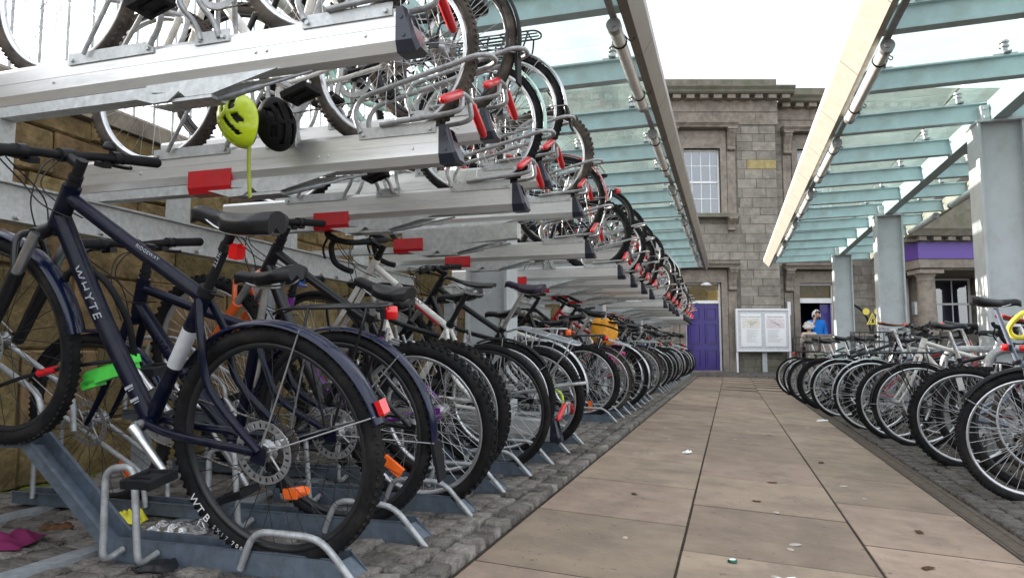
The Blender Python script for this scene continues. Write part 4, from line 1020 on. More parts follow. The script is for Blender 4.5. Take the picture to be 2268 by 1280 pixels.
def grip_mesh(s):
    return MB().tube([(0.085, s*0.05, 0.103), (0.085, s*0.06, 0.098), (0.082, s*0.185, 0.036), (0.0815, s*0.20, 0.028), (0.081, s*0.207, 0.024)], [0.012, 0.0155, 0.0155, 0.013, 0.005], 12)
def hinge_plates():
    mb = MB()
    for s in (-1, 1):
        y = s*0.034
        mb.prism([(-0.90, -0.130), (-0.40, -0.129), (-0.46, -0.142), (-0.64, -0.184), (-0.74, -0.184), (-0.76, -0.168), (-0.88, -0.155)], y-0.003, y+0.003)
        mb.prism([(-0.96, -0.166), (-0.76, -0.166), (-0.80, -0.194), (-0.86, -0.196)], y*1.25-0.003, y*1.25+0.003)
    mb.bb(-0.80, -0.64, -0.036, 0.036, -0.195, -0.185)
    return mb
def gas_strut(): return MB().tube([(-0.66, 0.0, -0.19), (-0.48, 0.0, -0.165), (-0.47, 0.0, -0.163), (-0.30, 0.0, -0.138)], [0.010, 0.010, 0.005, 0.005], 8)
def support_arm(): return MB().bb(-1.66, -0.78, -0.028, 0.028, -0.168, -0.131)
def red_cover(): return MB().prism([(-0.0415, -0.082), (0.0415, -0.082), (0.043, -0.148), (0.032, -0.172), (-0.032, -0.172), (-0.043, -0.148)], -1.06, -0.86, 'YZ')
def chan(poly):
    """galvanised U channel swept along x-z polyline"""
    mb = MB(); w, t, h = 0.038, 0.003, 0.05
    C = [(-w-0.014, h), (-w-0.014, h-t), (-w-t, h-t), (-w-t, 0), (w+t, 0), (w+t, h-t), (w+0.014, h-t), (w+0.014, h), (w, h), (w, t), (-w, t), (-w, h)]
    n = len(C); vs = []
    for i, (x, z) in enumerate(poly):
        a = poly[max(0, i-1)]; b = poly[min(len(poly)-1, i+1)]; d = Vector((b[0]-a[0], b[1]-a[1])).normalized(); nx, nz = -d.y, d.x
        if nz < 0: nx, nz = -nx, -nz
        for (y, hh) in C: vs.append((x+nx*hh, y, z+nz*hh))
    fs = []
    for i in range(len(poly)-1):
        for j in range(n): j2 = (j+1) % n; fs.append((i*n+j, (i+1)*n+j, (i+1)*n+j2, i*n+j2))
    return mb.add(vs, fs)
def skirt(): # solid apron below the channel floor, cut on the slant at the open end
    return MB().prism([(0.0, -0.03), (-0.085, 0.046), (-0.90, 0.046), (-0.90, -0.03)], -0.0555, -0.0525).prism([(0.0, -0.03), (-0.085, 0.046), (-0.90, 0.046), (-0.90, -0.03)], 0.0525, 0.0555).prism([(0.0, -0.03), (-0.08, 0.03), (-0.085, 0.03), (-0.005, -0.03)], -0.0525, 0.0525)
def end_hoop(): return MB().tube(bend([(0.012, -0.062, -0.025), (-0.11, -0.064, 0.105), (-0.33, -0.064, 0.11), (-0.37, -0.064, 0.0)], 0.05, 5), 0.0105, 8)
def tall_hoop(): return MB().tube(bend([(-0.80, -0.058, 0.02), (-0.80, -0.13, 0.0), (-0.805, -0.13, 0.27), (-0.70, -0.13, 0.285), (-0.67, -0.13, 0.0), (-0.67, -0.058, 0.02)], 0.04, 4), 0.0105, 8)
def front_hoop(hi):
    z = 0.35 if hi else 0.03
    m = MB()
    for s in (-1, 1): m.tube(bend([(-1.15, s*0.055, z), (-1.17, s*0.06, z+0.13), (-1.58, s*0.07, z+0.34), (-1.72, s*0.06, z+0.30), (-1.72, s*0.055, z)], 0.04), 0.010, 7)
    return m
EX = -0.98
for b, (y0, ph) in enumerate(BAYS):
    rk = thing('two_tier_cycle_rack', 'galvanised two-tier cycle rack, %s section along the stone wall' % (('nearest', 'second', 'third', 'farthest')[b]), 'cycle rack', (-2.4, y0, 0), group='two-tier racks along the left wall')
    def part(n, me, mat, x, y, z, par=None, **k):
        return obj(n, me, mat, rk, loc=(x+2.4, y-y0, z), **k)
    y1 = y0+7*PITCH_Y
    obj('support_beam', MB().bb(-0.13, -0.05, -0.9 if b == 0 else -0.35, y1-y0+0.35, 1.115, 1.243), 'galvanised_pale', rk)
    obj('support_beam_flange', MB().bb(-0.14, -0.03, -0.9 if b == 0 else -0.36, y1-y0+0.36, 1.244, 1.252), 'galvanised_pale', rk)
    bolts = MB()
    for i in range(18): bolts.cyl((-0.048, 0.05+i*0.18, 1.13), (-0.03, 0.05+i*0.18, 1.13), 0.011, 6)
    obj('bolts', bolts, 'alloy', rk)['kind'] = 'stuff'
    for py in (-0.28, (y1-y0)/2, y1-y0+0.28):
        p = obj('post', MB().bb(-0.14, -0.04, py-0.04, py+0.04, 0.0, 1.114), 'galvanised', rk)
        obj('foot_plate', MB().bb(-0.2, 0.02, py-0.09, py+0.09, -0.005, 0.008), 'galvanised', p)
    for x in (-0.28, 0.42): obj('base_rail', MB().bb(x, x+0.07, -0.5, y1-y0+0.3, -0.006, 0.028), 'galvanised', rk)
    for (bb_, k, y, hi) in lanes():
        if bb_ != b: continue
        zt = HI if hi else LO; i = b*8+k
        ex = EX+0.03+random.uniform(-0.012, 0.012)+(0.05 if i == 0 else 0)
        det = b < 3
        if (b, k) != PULLED:
            t = part('upper_tray', cached('tray', tray_beam, 'upper_tray'), 'aluminium', ex, y, zt)
            obj('end_cap', cached('tcap', tray_cap, 'end_cap'), 'cap_navy', t)
            for (px, pl) in ((-0.16, 0.30), (-0.64, 0.13), (-1.05, 0.36)):
                for s in (-1, 1): obj('mounting_plate', cached(('tplate', pl, s), lambda: tray_plate(pl, s), 'mounting_plate'), 'galvanised_pale', t, loc=(px, 0, 0))
            obj('rear_wheel_guide', cached('gr', guide_rear, 'rear_wheel_guide'), 'tube_grey', t)
            obj('middle_wheel_guide', cached('gm', guide_mid, 'middle_wheel_guide'), 'tube_grey', t)
            obj('front_wheel_guide', cached('gf', guide_front, 'front_wheel_guide'), 'tube_grey', t)
            obj('pull_handle', cached('ph', handle_tube, 'pull_handle'), 'tube_grey', t)
            for s in (-1, 1): obj('handle_grip', cached(('hg', s), lambda: grip_mesh(s), 'handle_grip'), 'red_plastic', t)
        s_ = part('tray_support', cached('sarm', support_arm, 'tray_support'), 'galvanised_pale', ex, y, zt)
        obj('hinge_plates', cached('hp', hinge_plates, 'hinge_plates'), 'galvanised_pale', s_)
        obj('gas_strut', cached('gs', gas_strut, 'gas_strut'), 'galvanised', s_)
        if not hi: obj('red_cover', cached('rc', red_cover, 'red_cover'), 'red_plastic', s_)
        if (b, k) == PULLED: obj('slide_housing', MB().prism([(-1.0, -0.03), (-0.25, -0.02), (-0.25, -0.11), (-0.6, -0.130), (-1.0, -0.130)], -0.038, 0.038), 'galvanised_pale', s_)
        part('riser', MB().bb(-0.14, -0.05, -0.03, 0.03, 1.254, zt-0.169) if hi else MB().bb(-0.13, -0.05, -0.045, 0.045, 1.212, 1.2125), 'galvanised_pale', -2.4, y, 0) if hi else None
        # lower lane
        if hi: poly = [(-0.08, 0), (-0.89, 0), (-1.26, 0.30), (-1.75, 0.30)]
        else: poly = [(-0.08, 0), (-0.9, 0), (-1.3, 0), (-1.85, 0)]
        c = part('wheel_channel', cached(('chan', hi), lambda: chan(poly), 'wheel_channel'), 'channel_blue', EX, y, 0.03)
        obj('channel_apron', cached('skirt', skirt, 'channel_apron'), 'channel_blue', c)
        obj('end_hoop', cached('eh', end_hoop, 'end_hoop'), 'tube_grey', c)
        obj('side_hoop', cached('th', tall_hoop, 'side_hoop'), 'tube_grey', c)
        obj('front_wheel_guide', cached(('fh', hi), lambda: front_hoop(hi), 'front_wheel_guide'), 'tube_grey', c)
        if hi: obj('channel_prop', cached('prop', lambda: MB().bb(-1.70, -1.64, -0.03, 0.03, -0.03, 0.298), 'channel_prop'), 'galvanised', c)
        # the tray of one lane has been drawn out and lowered to the paving
        if (b, k) == PULLED:
            t = part('lowered_tray', cached('tray', tray_beam, 'upper_tray'), 'aluminium', EX-0.06, y+0.2, 0.235, rot=(0, R_(3.5), 0))
            obj('end_cap', cached('tcap', tray_cap, 'end_cap'), 'cap_navy', t)
            obj('rear_wheel_guide', cached('gr', guide_rear, 'rear_wheel_guide'), 'tube_grey', t)
            obj('pull_handle', cached('ph', handle_tube, 'pull_handle'), 'tube_grey', t)
            for s in (-1, 1): obj('handle_grip', cached(('hg', s), lambda: grip_mesh(s), 'handle_grip'), 'red_plastic', t)
# ================================================================== bicycles on the lower tier
LOWG = 'bicycles on the lower tier of the left racks'
def lane_pos(b, k): return BAYS[b][0]+k*PITCH_Y
def place_low(b, k, label, lean=-0.14, dx=0.0, yaw=0.0, **kw):
    hi = (k+BAYS[b][1]) % 2 == 0
    wb = kw.get('wb', 1.06); pt = math.asin(0.30/wb) if hi else 0.0
    return bicycle(label, (-1.30+dx, lane_pos(b, k), 0.037), pt, lean, PI+yaw, LOWG, **kw)
HERO = dict(R=0.347, tw=0.0245, tyre='tread', rim='rim_black', spoke='spoke_black', paint='navy_paint', fork='susp', fpaint='black_paint', thick=1.28, hf=0.839, hz=0.56, hl=0.131, wb=1.091, sadh=0.665,
            rise=0.075, stem=0.06, stl=0.47, disc=True, mud='navy_gloss', rarc=(R_(22), R_(150)), grefl=True, post='black_plastic', armmat='alloy', crank=2.6, det=3, saddle='sport')
hero, hg, hp = bicycle('navy blue hybrid bicycle with disc brake filling the left foreground', (-1.333, 1.782, 0.052), 0.283, -0.195, PI+0.027, LOWG, **HERO)
def tube_text(txt, a, b, t, r, size, mat, par, flip=1, sh=0.0, sp_=1.0):
    T = (b-a).normalized(); N = Vector((0, 1, 0)); N = (N-T*N.dot(T)).normalized(); Y = N.cross(T)
    p = a+(b-a)*t+N*r; m = Matrix(((T.x, Y.x, N.x, p.x), (T.y, Y.y, N.y, p.y), (T.z, Y.z, N.z, p.z), (0, 0, 0, 1)))
    return lettering(txt, size, mat, par, m, shear=sh, spacing=sp_)
tube_text('WHYTE', hg['hb']-HD*0.03, hg['bb'], 0.37, 0.0268, 0.044, 'print_white', hp['frame'], sh=0.2, sp_=1.25)
tube_text('RIDGEWAY', hg['ht']+HD*0.03, hg['st'], 0.62, 0.0215, 0.016, 'print_white', hp['frame'], sh=0.2, sp_=1.15)
tube_text('M', hg['hb']-HD*0.03, hg['bb'], 0.765, 0.0262, 0.020, 'paper', hp['frame']).matrix_local @= Matrix.Rotation(PI/2, 4, 'Z')
for q in (0.83, 0.89):
    a_ = hg['hb']-HD*0.03; c_ = a_+(hg['bb']-a_)*q
    T_ = (hg['bb']-a_).normalized(); n_ = Vector((0, 1, 0)); y_ = n_.cross(T_); p_ = c_+n_*0.0258
    obj('spec_sticker', MB().box((0, 0, 0), (0.009, 0.034, 0.0012)).box((0.010, 0.004, 0), (0.003, 0.022, 0.0012)), 'print_white', hp['frame'], Matrix(((T_.x, y_.x, n_.x, p_.x), (T_.y, y_.y, n_.y, p_.y), (T_.z, y_.z, n_.z, p_.z), (0, 0, 0, 1))))
tube_text('WHYTE', hg['sad']-SD*0.06, hg['st'], 0.45, 0.0142, 0.016, 'print_white', hp['frame'], sp_=1.2)
# pale protective sleeve on the seat tube, rear lamp on the seat post
obj('seat_tube_panel', MB().tube([hg['bb']+SD*0.20, hg['bb']+SD*0.33], 0.0222, 14), 'board_grey', hp['frame'])
for q in (0.19, 0.335): obj('panel_ring', MB().tube([hg['bb']+SD*q, hg['bb']+SD*(q+0.006)], 0.0226, 14), 'black_plastic', hp['frame'])
pp = hg['st']+SD*0.135
obj('rear_light', MB().box(pp+Vector((-0.04, 0, 0)), (0.026, 0.036, 0.044), None, 0.007), 'red_lens', hero)
obj('light_bracket', MB().box(pp+Vector((-0.014, 0, 0)), (0.03, 0.026, 0.024), None, 0.003).tube([pp-SD*0.012, pp+SD*0.012], 0.0175, 12), 'black_plastic', hero)
obj('bell', MB().lathe([(0.001, 0.026), (0.014, 0.022), (0.02, 0.010), (0.021, 0.0), (0.001, -0.004)], hg['hbc']+Vector((-0.02, -0.13, 0.032)), 'Z', 16, closed_prof=False), 'black_plastic', hp['bar'])
rw = [c for c in hero.children if c.name.startswith('rear_wheel')][0]
rw.matrix_local = Matrix.Translation(hg['ra'])
def tyre_text(txt, th0, step, size, mat):
    for i, ch in enumerate(txt):
        if ch == ' ': continue
        th = R_(th0-step*i); r = 0.347-0.024; t = Vector((math.sin(th), 0, -math.cos(th))); u = Vector((-math.cos(th), 0, -math.sin(th))); n = Vector((0, 1, 0)); p = Vector((r*math.cos(th), 0.0252, r*math.sin(th)))
        lettering(ch, size, mat, rw, Matrix(((t.x, u.x, n.x, p.x), (t.y, u.y, n.y, p.y), (t.z, u.z, n.z, p.z), (0, 0, 0, 1))))
tyre_text('WTB', -47, 5.6, 0.036, 'paper'); tyre_text('SX17', -64.5, 3.0, 0.019, 'print_white'); tyre_text('700c', -78, 2.7, 0.018, 'paper')

SP = {}
bike1, g1, p1 = place_low(0, 1, 'dark navy trekking bicycle with black carrier and red rear lamp, behind the nearest bicycle', -0.16, R=0.345, tw=0.02, paint='navy_dark', thick=1.15, mud='navy_gloss', rarc=(R_(15), R_(188)), flap=True, rack='black_paint', light='red_lens', rim='rim_black', spoke='spoke_black', saddle='wide', sadh=0.60, rise=0.12, disc=True, reflect='orange_lens', crank=2.2, hf=0.80, wb=1.08)
tube_text('ridgeback', g1['hb']-HD*0.03, g1['bb'], 0.40, 0.0242, 0.05, 'navy_gloss', p1['frame'], sp_=1.15)
b2 = place_low(0, 2, 'black mountain bicycle with orange fork and knobbly tyres, third along the lower rack', -0.17, R=0.335, tw=0.027, tyre='knob', paint='black_paint', thick=1.2, fork='susp', fpaint='orange_paint', rim='rim_silver', saddle='wide', sadh=0.55, crank=1.1)
b3 = place_low(0, 3, 'purple mountain bicycle with knobbly tyres, fourth along the lower rack', -0.10, R=0.335, tw=0.027, tyre='knob', paint='purple_frame', fpaint='white_paint', thick=1.1, fork='susp', saddle='sport', sadh=0.56, frame='step', lever='blue_frame', crank=0.4)
b4, g4, p4 = place_low(0, 4, 'white drop bar road bicycle lettered PICCADILLY with muddy frame', -0.195, R=0.338, tw=0.018, tyre='slick', paint='white_paint', thick=1.12, bar='drop', rim='rim_black', saddle='race', sadh=0.66, crank=4.0, hz=0.59, post='black_plastic')
tube_text('PICCADILLY', g4['ht']+HD*0.03, g4['st'], 0.5, 0.0190, 0.034, 'print_black', p4['frame'], sh=0.15)
obj('tube_stripe', MB().tube([g4['ht']+HD*0.045+(g4['st']-g4['ht'])*0.55, g4['ht']+HD*0.048+(g4['st']-g4['ht'])*0.9], 0.0187, 12, sq=(0.8, 1.005)), 'red_paint', p4['frame'])
place_low(0, 5, 'black hybrid bicycle with silver black saddle and raised plastic rear mudguard', -0.08, R=0.338, tw=0.021, paint='black_paint', rim='rim_silver', reflect='white_reflector', sadh=0.67, bar='north', mud='black_matt', rarc=(R_(60), R_(150)), mudf=False, crank=2.0)
place_low(0, 6, 'black mountain bicycle with plum wide saddle on sprung silver seat post', -0.18, R=0.335, tw=0.027, tyre='tread', paint='black_paint', thick=1.15, fork='susp', saddle='wide', smat='saddle_plum', sadh=0.74, rack='silver_paint', rim='rim_silver', crank=5.0)
place_low(0, 7, 'black commuter bicycle with silver mudguards and carrier at the end of the first section', -0.06, R=0.342, tw=0.017, paint='black_paint', mud='silver_paint', rack='silver_paint', rim='rim_silver', sadh=0.6, saddle='wide', reflect='white_reflector', light='orange_lens')
COLS = ['black_paint', 'grey_frame', 'black_paint', 'navy_dark', 'silver_paint', 'maroon_paint', 'black_paint', 'blue_frame', 'green_frame', 'black_matt', 'white_paint', 'red_paint']
WORD = dict(black_paint='black', grey_frame='slate grey', navy_dark='dark navy', silver_paint='silver', maroon_paint='maroon', blue_frame='blue', green_frame='dark green', black_matt='matt black', white_paint='white', red_paint='red', navy_paint='navy', orange_paint='orange', purple_frame='purple', mint_paint='mint')
rb = random.Random(42)
def rspec(r, far):
    s = dict(paint=r.choice(COLS), R=r.choice((0.335, 0.34, 0.345)), rim=r.choice(('rim_silver', 'rim_silver', 'rim_black')), frame=r.choice(('diamond', 'diamond', 'diamond', 'step')), bar=r.choice(('flat', 'flat', 'riser', 'drop', 'north')), saddle=r.choice(('sport', 'wide', 'race')),
             sadh=r.uniform(0.58, 0.74), crank=r.uniform(0, 6.2), det=0 if far else 1, thick=r.choice((1.0, 1.0, 1.15)), reflect=r.choice((None, 'white_reflector', 'orange_lens')))
    t = r.choice(('knob', 'tread', 'slick')); s['tyre'] = t; s['tw'] = {'knob': 0.026, 'tread': 0.02, 'slick': 0.0165}[t]
    if r.random() < 0.45: s['mud'] = r.choice(('black_matt', 'silver_paint', 'black_paint', s['paint']))
    if r.random() < 0.4: s['rack'] = r.choice(('black_paint', 'silver_paint'))
    if r.random() < 0.4: s['light'] = 'red_lens'
    if r.random() < 0.3 and t != 'slick': s['fork'] = 'susp'
    s['tmat'] = r.choice(('rubber', 'rubber', 'rubber_worn'))
    return s
def words(s):
    w = WORD[s['paint']]+' '+('step-through ' if s['frame'] == 'step' else '')
    w += {'knob': 'mountain bicycle', 'tread': 'hybrid bicycle', 'slick': 'road bicycle'}[s['tyre']]
    ex = 'with carrier' if s.get('rack') else 'with mudguards' if s.get('mud') else 'with drop bars' if s['bar'] == 'drop' else 'with pale rims' if s['rim'] == 'rim_silver' else 'with dark rims'
    return w+' '+ex
n = 8
for b in (1, 2, 3):
    for k in range(8):
        n += 1
        if b == 1 and k == 6: n -= 1; continue
        s = rspec(rb, b > 1)
        place_low(b, k, '%s, %s bicycle along the lower left rack' % (words(s), ORD[n-1]), rb.uniform(-0.19, -0.02), rb.uniform(-0.03, 0.03), rb.uniform(-.02, .02), **s)

# ================================================================== bicycles on the upper tier
UPG = 'bicycles on the upper tier of the left racks'
def place_up(b, k, label, lean=-0.03, dx=0.0, **kw):
    hi = (k+BAYS[b][1]) % 2 == 0
    return bicycle(label, (-1.15+dx, lane_pos(b, k), (HI if hi else LO)-0.05), 0.0, lean, PI, UPG, **kw)
place_up(0, 0, 'grey bicycle on the nearest upper tray, cut off by the photo top', R=0.335, tw=0.022, tmat='rubber_worn', paint='grey_frame', rim='rim_silver', mud='black_matt', rarc=(R_(40), R_(120)), crank=0.9)
place_up(0, 1, 'white bicycle with brown tyres on the second upper tray above the neon helmet', R=0.338, tw=0.022, tmat='rubber_worn', paint='white_paint', rim='rim_silver', crank=2.6, fpaint='white_paint')
place_up(0, 2, 'black bicycle with worn brown tyre and flapped black mudguard on third upper tray', 0.0, R=0.345, tw=0.020, tmat='rubber_worn', tyre='slick', paint='black_paint', rim='rim_black', mud='black_matt', rarc=(R_(20), R_(195)), flap=True, saddle='wide', rack='black_paint', smat='saddle_brown')
place_up(0, 3, 'mint green bicycle with mint mudguard on the fourth upper tray', 0.03, R=0.338, tw=0.019, paint='mint_paint', mud='mint_paint', rarc=(R_(15), R_(190)), rim='rim_silver', rack='black_paint', frame='step')
place_up(0, 4, 'black hybrid bicycle with pale rims and mudguard on the fifth upper tray', 0.0, R=0.342, tw=0.021, paint='black_paint', mud='silver_paint', rim='rim_silver', rack='black_paint', flap=True)
place_up(0, 6, 'knobbly tyred silver mountain bicycle on seventh upper tray of the nearest section', 0.0, R=0.335, tw=0.028, tyre='knob', tmat='rubber_worn', paint='silver_paint', rim='rim_silver', fork='susp', thick=1.15)
place_up(0, 7, 'red road bicycle with coiled cable on the last upper tray of the nearest section', 0.0, R=0.336, tw=0.0165, tyre='slick', paint='red_paint', rim='rim_black', mud='red_paint', bar='drop')
n = 8
for b, ks in ((1, (0, 1, 2, 3, 4, 5, 6, 7)), (2, (0, 1, 2, 3, 4, 5, 6, 7)), (3, (0, 1, 2))):
    for k in ks:
        s = rspec(rb, b > 1)
        if b == 1 and k == 1: s.update(deep=0.035, rim='rim_black', tw=0.0165, tyre='slick', mud=None, rack=None)
        o = b*8+k
        place_up(b, k, '%s on upper tray %s along the left rack' % (words(s), ORD[o]), rb.uniform(-0.03, 0.03), rb.uniform(-0.04, 0.03), **s)

# ================================================================== Sheffield stands and bicycles on the right
RG = 'bicycles parked at the right-hand stands'
std = cached('stand', lambda: MB().tube(bend([(0, 0, -0.1), (0, 0, 0.79), (0.78, 0, 0.79), (0.78, 0, -0.1)], 0.16, 8), 0.03, 14), 'cycle_stand')
foot = cached('standfoot', lambda: MB().lathe([(0.03, 0), (0.07, 0), (0.07, 0.008), (0.034, 0.012)], (0, 0, 0), 'Z', 16).lathe([(0.03, 0), (0.07, 0), (0.07, 0.008), (0.034, 0.012)], (0.78, 0, 0), 'Z', 16), 'stand_foot')
for i, y in enumerate((3.55, 4.75, 5.9, 7.0, 8.6, 9.7, 10.9, 12.1)):
    o = obj('cycle_stand', std, 'tube_grey', loc=(1.78, y, -0.125)); tag(o, 'grey tubular hoop cycle stand between the right bicycles, %s from the front' % ORD[i], 'cycle stand', 'hoop stands on the right')
    obj('stand_foot', foot, 'galvanised', o)
def place_right(label, x, y, rear_in=True, lean=0.04, yaw=0.0, **kw):
    z = -0.128 if y < 13 else ground_z(x, y)
    if rear_in: return bicycle(label, (x, y, z), 0.0, lean, yaw, RG, **kw)
    wb = kw.get('wb', 1.06)
    return bicycle(label, (x+wb, y, z), 0.0, lean, PI+yaw, RG, **kw)
place_right('black mountain bicycle with pale rim and disc brake, nearest on the right', 1.45, 4.25, True, 0.06, 0.03, R=0.34, tw=0.024, tyre='tread', paint='black_paint', thick=1.2, rim='rim_silver', mud='black_matt', mudf=False, rarc=(R_(70), R_(150)), sadh=0.80, saddle='race', disc=True, light='red_lens', crank=1.0, fork='susp')
place_right('black hybrid bicycle with black mudguard just beyond the nearest right bicycle', 1.62, 4.62, True, -0.06, 0.02, R=0.34, tw=0.021, paint='black_paint', rim='rim_black', mud='black_paint', sadh=0.70, crank=2.0)
place_right('slate blue mountain bicycle with knobbly tyre and yellow looped lock, third on the right', 1.47, 5.35, True, 0.05, 0.0, R=0.338, tw=0.026, tyre='knob', paint='grey_frame', thick=1.25, rim='rim_silver', sadh=0.83, post='grey_frame', light='red_lens', reflect='white_reflector', saddle='sport', crank=3.0)
place_right('maroon bicycle with red saddle behind the knobbly tyred bicycle', 1.72, 5.70, True, -0.06, 0.0, R=0.335, tw=0.02, paint='maroon_paint', smat='saddle_red', rim='rim_black', sadh=0.72, light='red_lens', saddle='race')
place_right('black bicycle with black mudguard and silver rims, fifth on the right', 1.44, 6.44, True, 0.05, -0.02, R=0.34, tw=0.02, tyre='slick', paint='black_paint', mud='black_paint', rim='rim_silver', rack='black_paint', sadh=0.70, saddle='wide', crank=1.5)
place_right('white bicycle with red handlebar grips and front wheel towards the path', 1.36, 6.85, False, 0.05, 0.0, R=0.338, tw=0.022, paint='white_paint', fpaint='white_paint', grip='red_plastic', thick=1.15, bar='riser', rim='rim_silver', steer=0.25, smat='saddle_black', sadh=0.66)
place_right('slate framed bicycle with large pale rimmed front wheel and brown saddle', 1.30, 7.53, True, -0.05, 0.0, R=0.345, tw=0.0155, tyre='slick', paint='grey_frame', rim='rim_silver', smat='saddle_brown', mud='silver_paint', sadh=0.74, saddle='race')
place_right('red and black bicycle with basket, eighth on the right', 1.45, 8.0, True, 0.05, 0.0, R=0.335, tw=0.022, paint='red_paint', basket='black_paint', rack='black_paint', rim='rim_black', sadh=0.62, det=1)
place_right('slate step-through bicycle with pale mudguards, ninth on the right', 1.22, 8.9, True, -0.04, 0.0, R=0.338, tw=0.02, frame='step', paint='grey_frame', mud='silver_paint', rim='rim_silver', sadh=0.64, saddle='wide', det=1)
place_right('black fat tyred mountain bicycle with disc brake, tenth on the right', 1.18, 10.1, True, 0.05, 0.0, R=0.345, tw=0.032, tyre='tread', paint='black_paint', disc=True, rim='rim_black', thick=1.2, sadh=0.66, det=1)
place_right('black hybrid with wire basket and red lamp, eleventh on the right', 1.12, 11.0, True, -0.04, 0.0, R=0.338, tw=0.02, paint='black_paint', basket='black_paint', light='red_lens', rack='black_paint', rim='rim_black', sadh=0.64, det=1)
place_right('silver road bicycle, second from the far end on the right', 1.12, 11.9, True, 0.05, 0.0, R=0.338, tw=0.017, tyre='slick', paint='silver_paint', rim='rim_silver', sadh=0.68, det=1)
place_right('dark green bicycle at the far end of the right row', 1.08, 12.9, True, -0.03, 0.0, R=0.338, tw=0.02, paint='green_frame', rim='rim_silver', sadh=0.66, det=1)

for i, (x, y, c) in enumerate(((1.86, 5.02, 'blue_frame'), (1.92, 6.12, 'black_paint'), (1.80, 7.25, 'maroon_paint'), (1.72, 8.45, 'black_paint'), (1.66, 9.45, 'navy_dark'), (1.62, 10.6, 'black_paint'), (1.58, 11.45, 'grey_frame'))):
    s = rspec(rb, False); s.update(paint=c, frame='diamond', rim='rim_black' if i % 2 else 'rim_silver')
    place_right('%s between right stands, %s of those set back' % (words(s), ORD[i]), x, y, i % 3 != 1, 0.07 if i % 2 else -0.07, rb.uniform(-.05, .05), **s)
# ================================================================== helmets, locks, bags
def helmet(label, loc, rot, shell_m, inner_m, strap=None, sc=1.0):
    root = thing('cycle_helmet', label, 'helmet', loc, rot)
    inner = MB().grid(lambda u, v: (0.128*sc*math.cos(2*PI*u)*math.sin(PI/2*(1-v)*1.08), 0.098*sc*math.sin(2*PI*u)*math.sin(PI/2*(1-v)*1.08), 0.112*sc*math.cos(PI/2*(1-v)*1.08)), 28, 10, True, True)
    obj('liner', inner, inner_m, root)
    m = MB(); nu, nv = 80, 28
    def sh(i, j):
        a = 2*PI*i/nu; t = PI/2*1.04*(1-j/(nv-1)*0.985); tail = 0.014*sc*max(0, -math.cos(a))**2*math.sin(t)**3
        return (0.146*sc*math.cos(a)*math.sin(t)-tail, 0.112*sc*math.sin(a)*math.sin(t), 0.128*sc*math.cos(t)+0.012*sc*math.sin(t)**4*math.cos(2*a))
    vs = [sh(i, j) for i in range(nu) for j in range(nv)]; fs = []
    for i in range(nu):
        a = (i+0.5)/nu*2*PI
        for j in range(nv-1):
            y, x, _ = (sh(i+0.5, j+0.5)[1]/(0.112*sc), sh(i+0.5, j+0.5)[0]/(0.146*sc), 0)
            vent = j > 3 and ((abs(abs(y)-0.30) < 0.105 and abs(x) < 0.80 and not abs(x+0.05) < 0.09) or (abs(abs(y)-0.66) < 0.11 and -0.62 < x < 0.50 and not abs(x-0.02) < 0.08))
            if not vent: fs.append((i*nv+j, ((i+1) % nu)*nv+j, ((i+1) % nu)*nv+j+1, i*nv+j+1))
    m.add(vs, fs, True)
    so = obj('shell', m, shell_m, root); md = so.modifiers.new('thickness', 'SOLIDIFY'); md.thickness = 0.014*sc; md.offset = -1
    if strap:
        obj('strap', MB().tube(crom(strap, 4), 0.008, 6, sq=(0.3, 1.2)), 'neon_yellow', root)
    return root
def axes(z, x):
    z = Vector(z).normalized(); x = Vector(x); x = (x-z*x.dot(z)).normalized(); y = z.cross(x)
    return Matrix((x, y, z)).transposed().to_euler()
hz_ = helmet('neon yellow and black cycle helmet hanging under the nearest upper tray', (-1.60, 2.0, 1.445), axes((-0.35, -0.70, -0.10), (0.55, 0.1, -0.8)), 'neon_yellow', 'black_plastic', sc=0.70)
helmet('dark grey cycle helmet hanging behind the neon yellow helmet', (-1.56, 2.12, 1.465), axes((0.75, -0.3, -0.05), (0.1, 0.2, -0.9)), 'black_matt', 'black_plastic', sc=0.64)
helmet('bright pink cycle helmet strapped to a bicycle carrier on the lower rack', (-1.25, 7.75, 0.62), (R_(60), 0, R_(60)), 'pink_plastic', 'maroon_paint', sc=1.1)
st = obj('helmet_strap', MB().tube(crom([(-1.565, 1.985, 1.385), (-1.56, 1.98, 1.30), (-1.555, 1.98, 1.22), (-1.55, 1.98, 1.17)], 4), 0.008, 6, sq=(0.22, 1.1)), 'strap_olive')
tag(st, 'yellow webbing strap dangling below the neon helmet', 'strap')
def pannier():
    r = random.Random(3)
    def fn(u, v):
        a = 2*PI*u; rr = 0.5+0.5*math.sin(PI*min(1, max(0, v)))**0.35
        return (0.15*math.cos(a)*rr*(1+0.08*math.sin(3*a+5*v)), 0.10*math.sin(a)*rr*(1+0.06*math.cos(4*a)), 0.26*v+0.015*math.sin(5*a+3*v))
    mb = MB().grid(fn, 22, 12, True, True)
    for v in (0, 1): mb.add([fn(i/22, v) for i in range(22)], [tuple(range(22))], True)
    return mb
pb = tag(obj('pannier_bag', pannier(), 'bag_orange', loc=(-1.34, 7.60, 0.74), rot=(R_(-10), R_(14), 0.3)), 'orange and black waterproof bag on a lower rack bicycle', 'bag')
obj('buckle_strap', MB().tube([(0.155*math.cos(t), 0.105*math.sin(t), 0.17) for t in [2*PI*i/24 for i in range(24)]], 0.008, 6, closed=True), 'black_matt', pb)
lk = tag(obj('cable_lock', MB().tube(crom([(-2.02, 1.70, 0.78), (-1.97, 1.66, 0.88), (-1.90, 1.66, 0.90), (-1.83, 1.68, 0.86), (-1.80, 1.74, 0.74), (-1.83, 1.80, 0.62)], 6), 0.0105, 8), 'black_matt'), 'thick black lock loop around the navy down tube', 'lock')
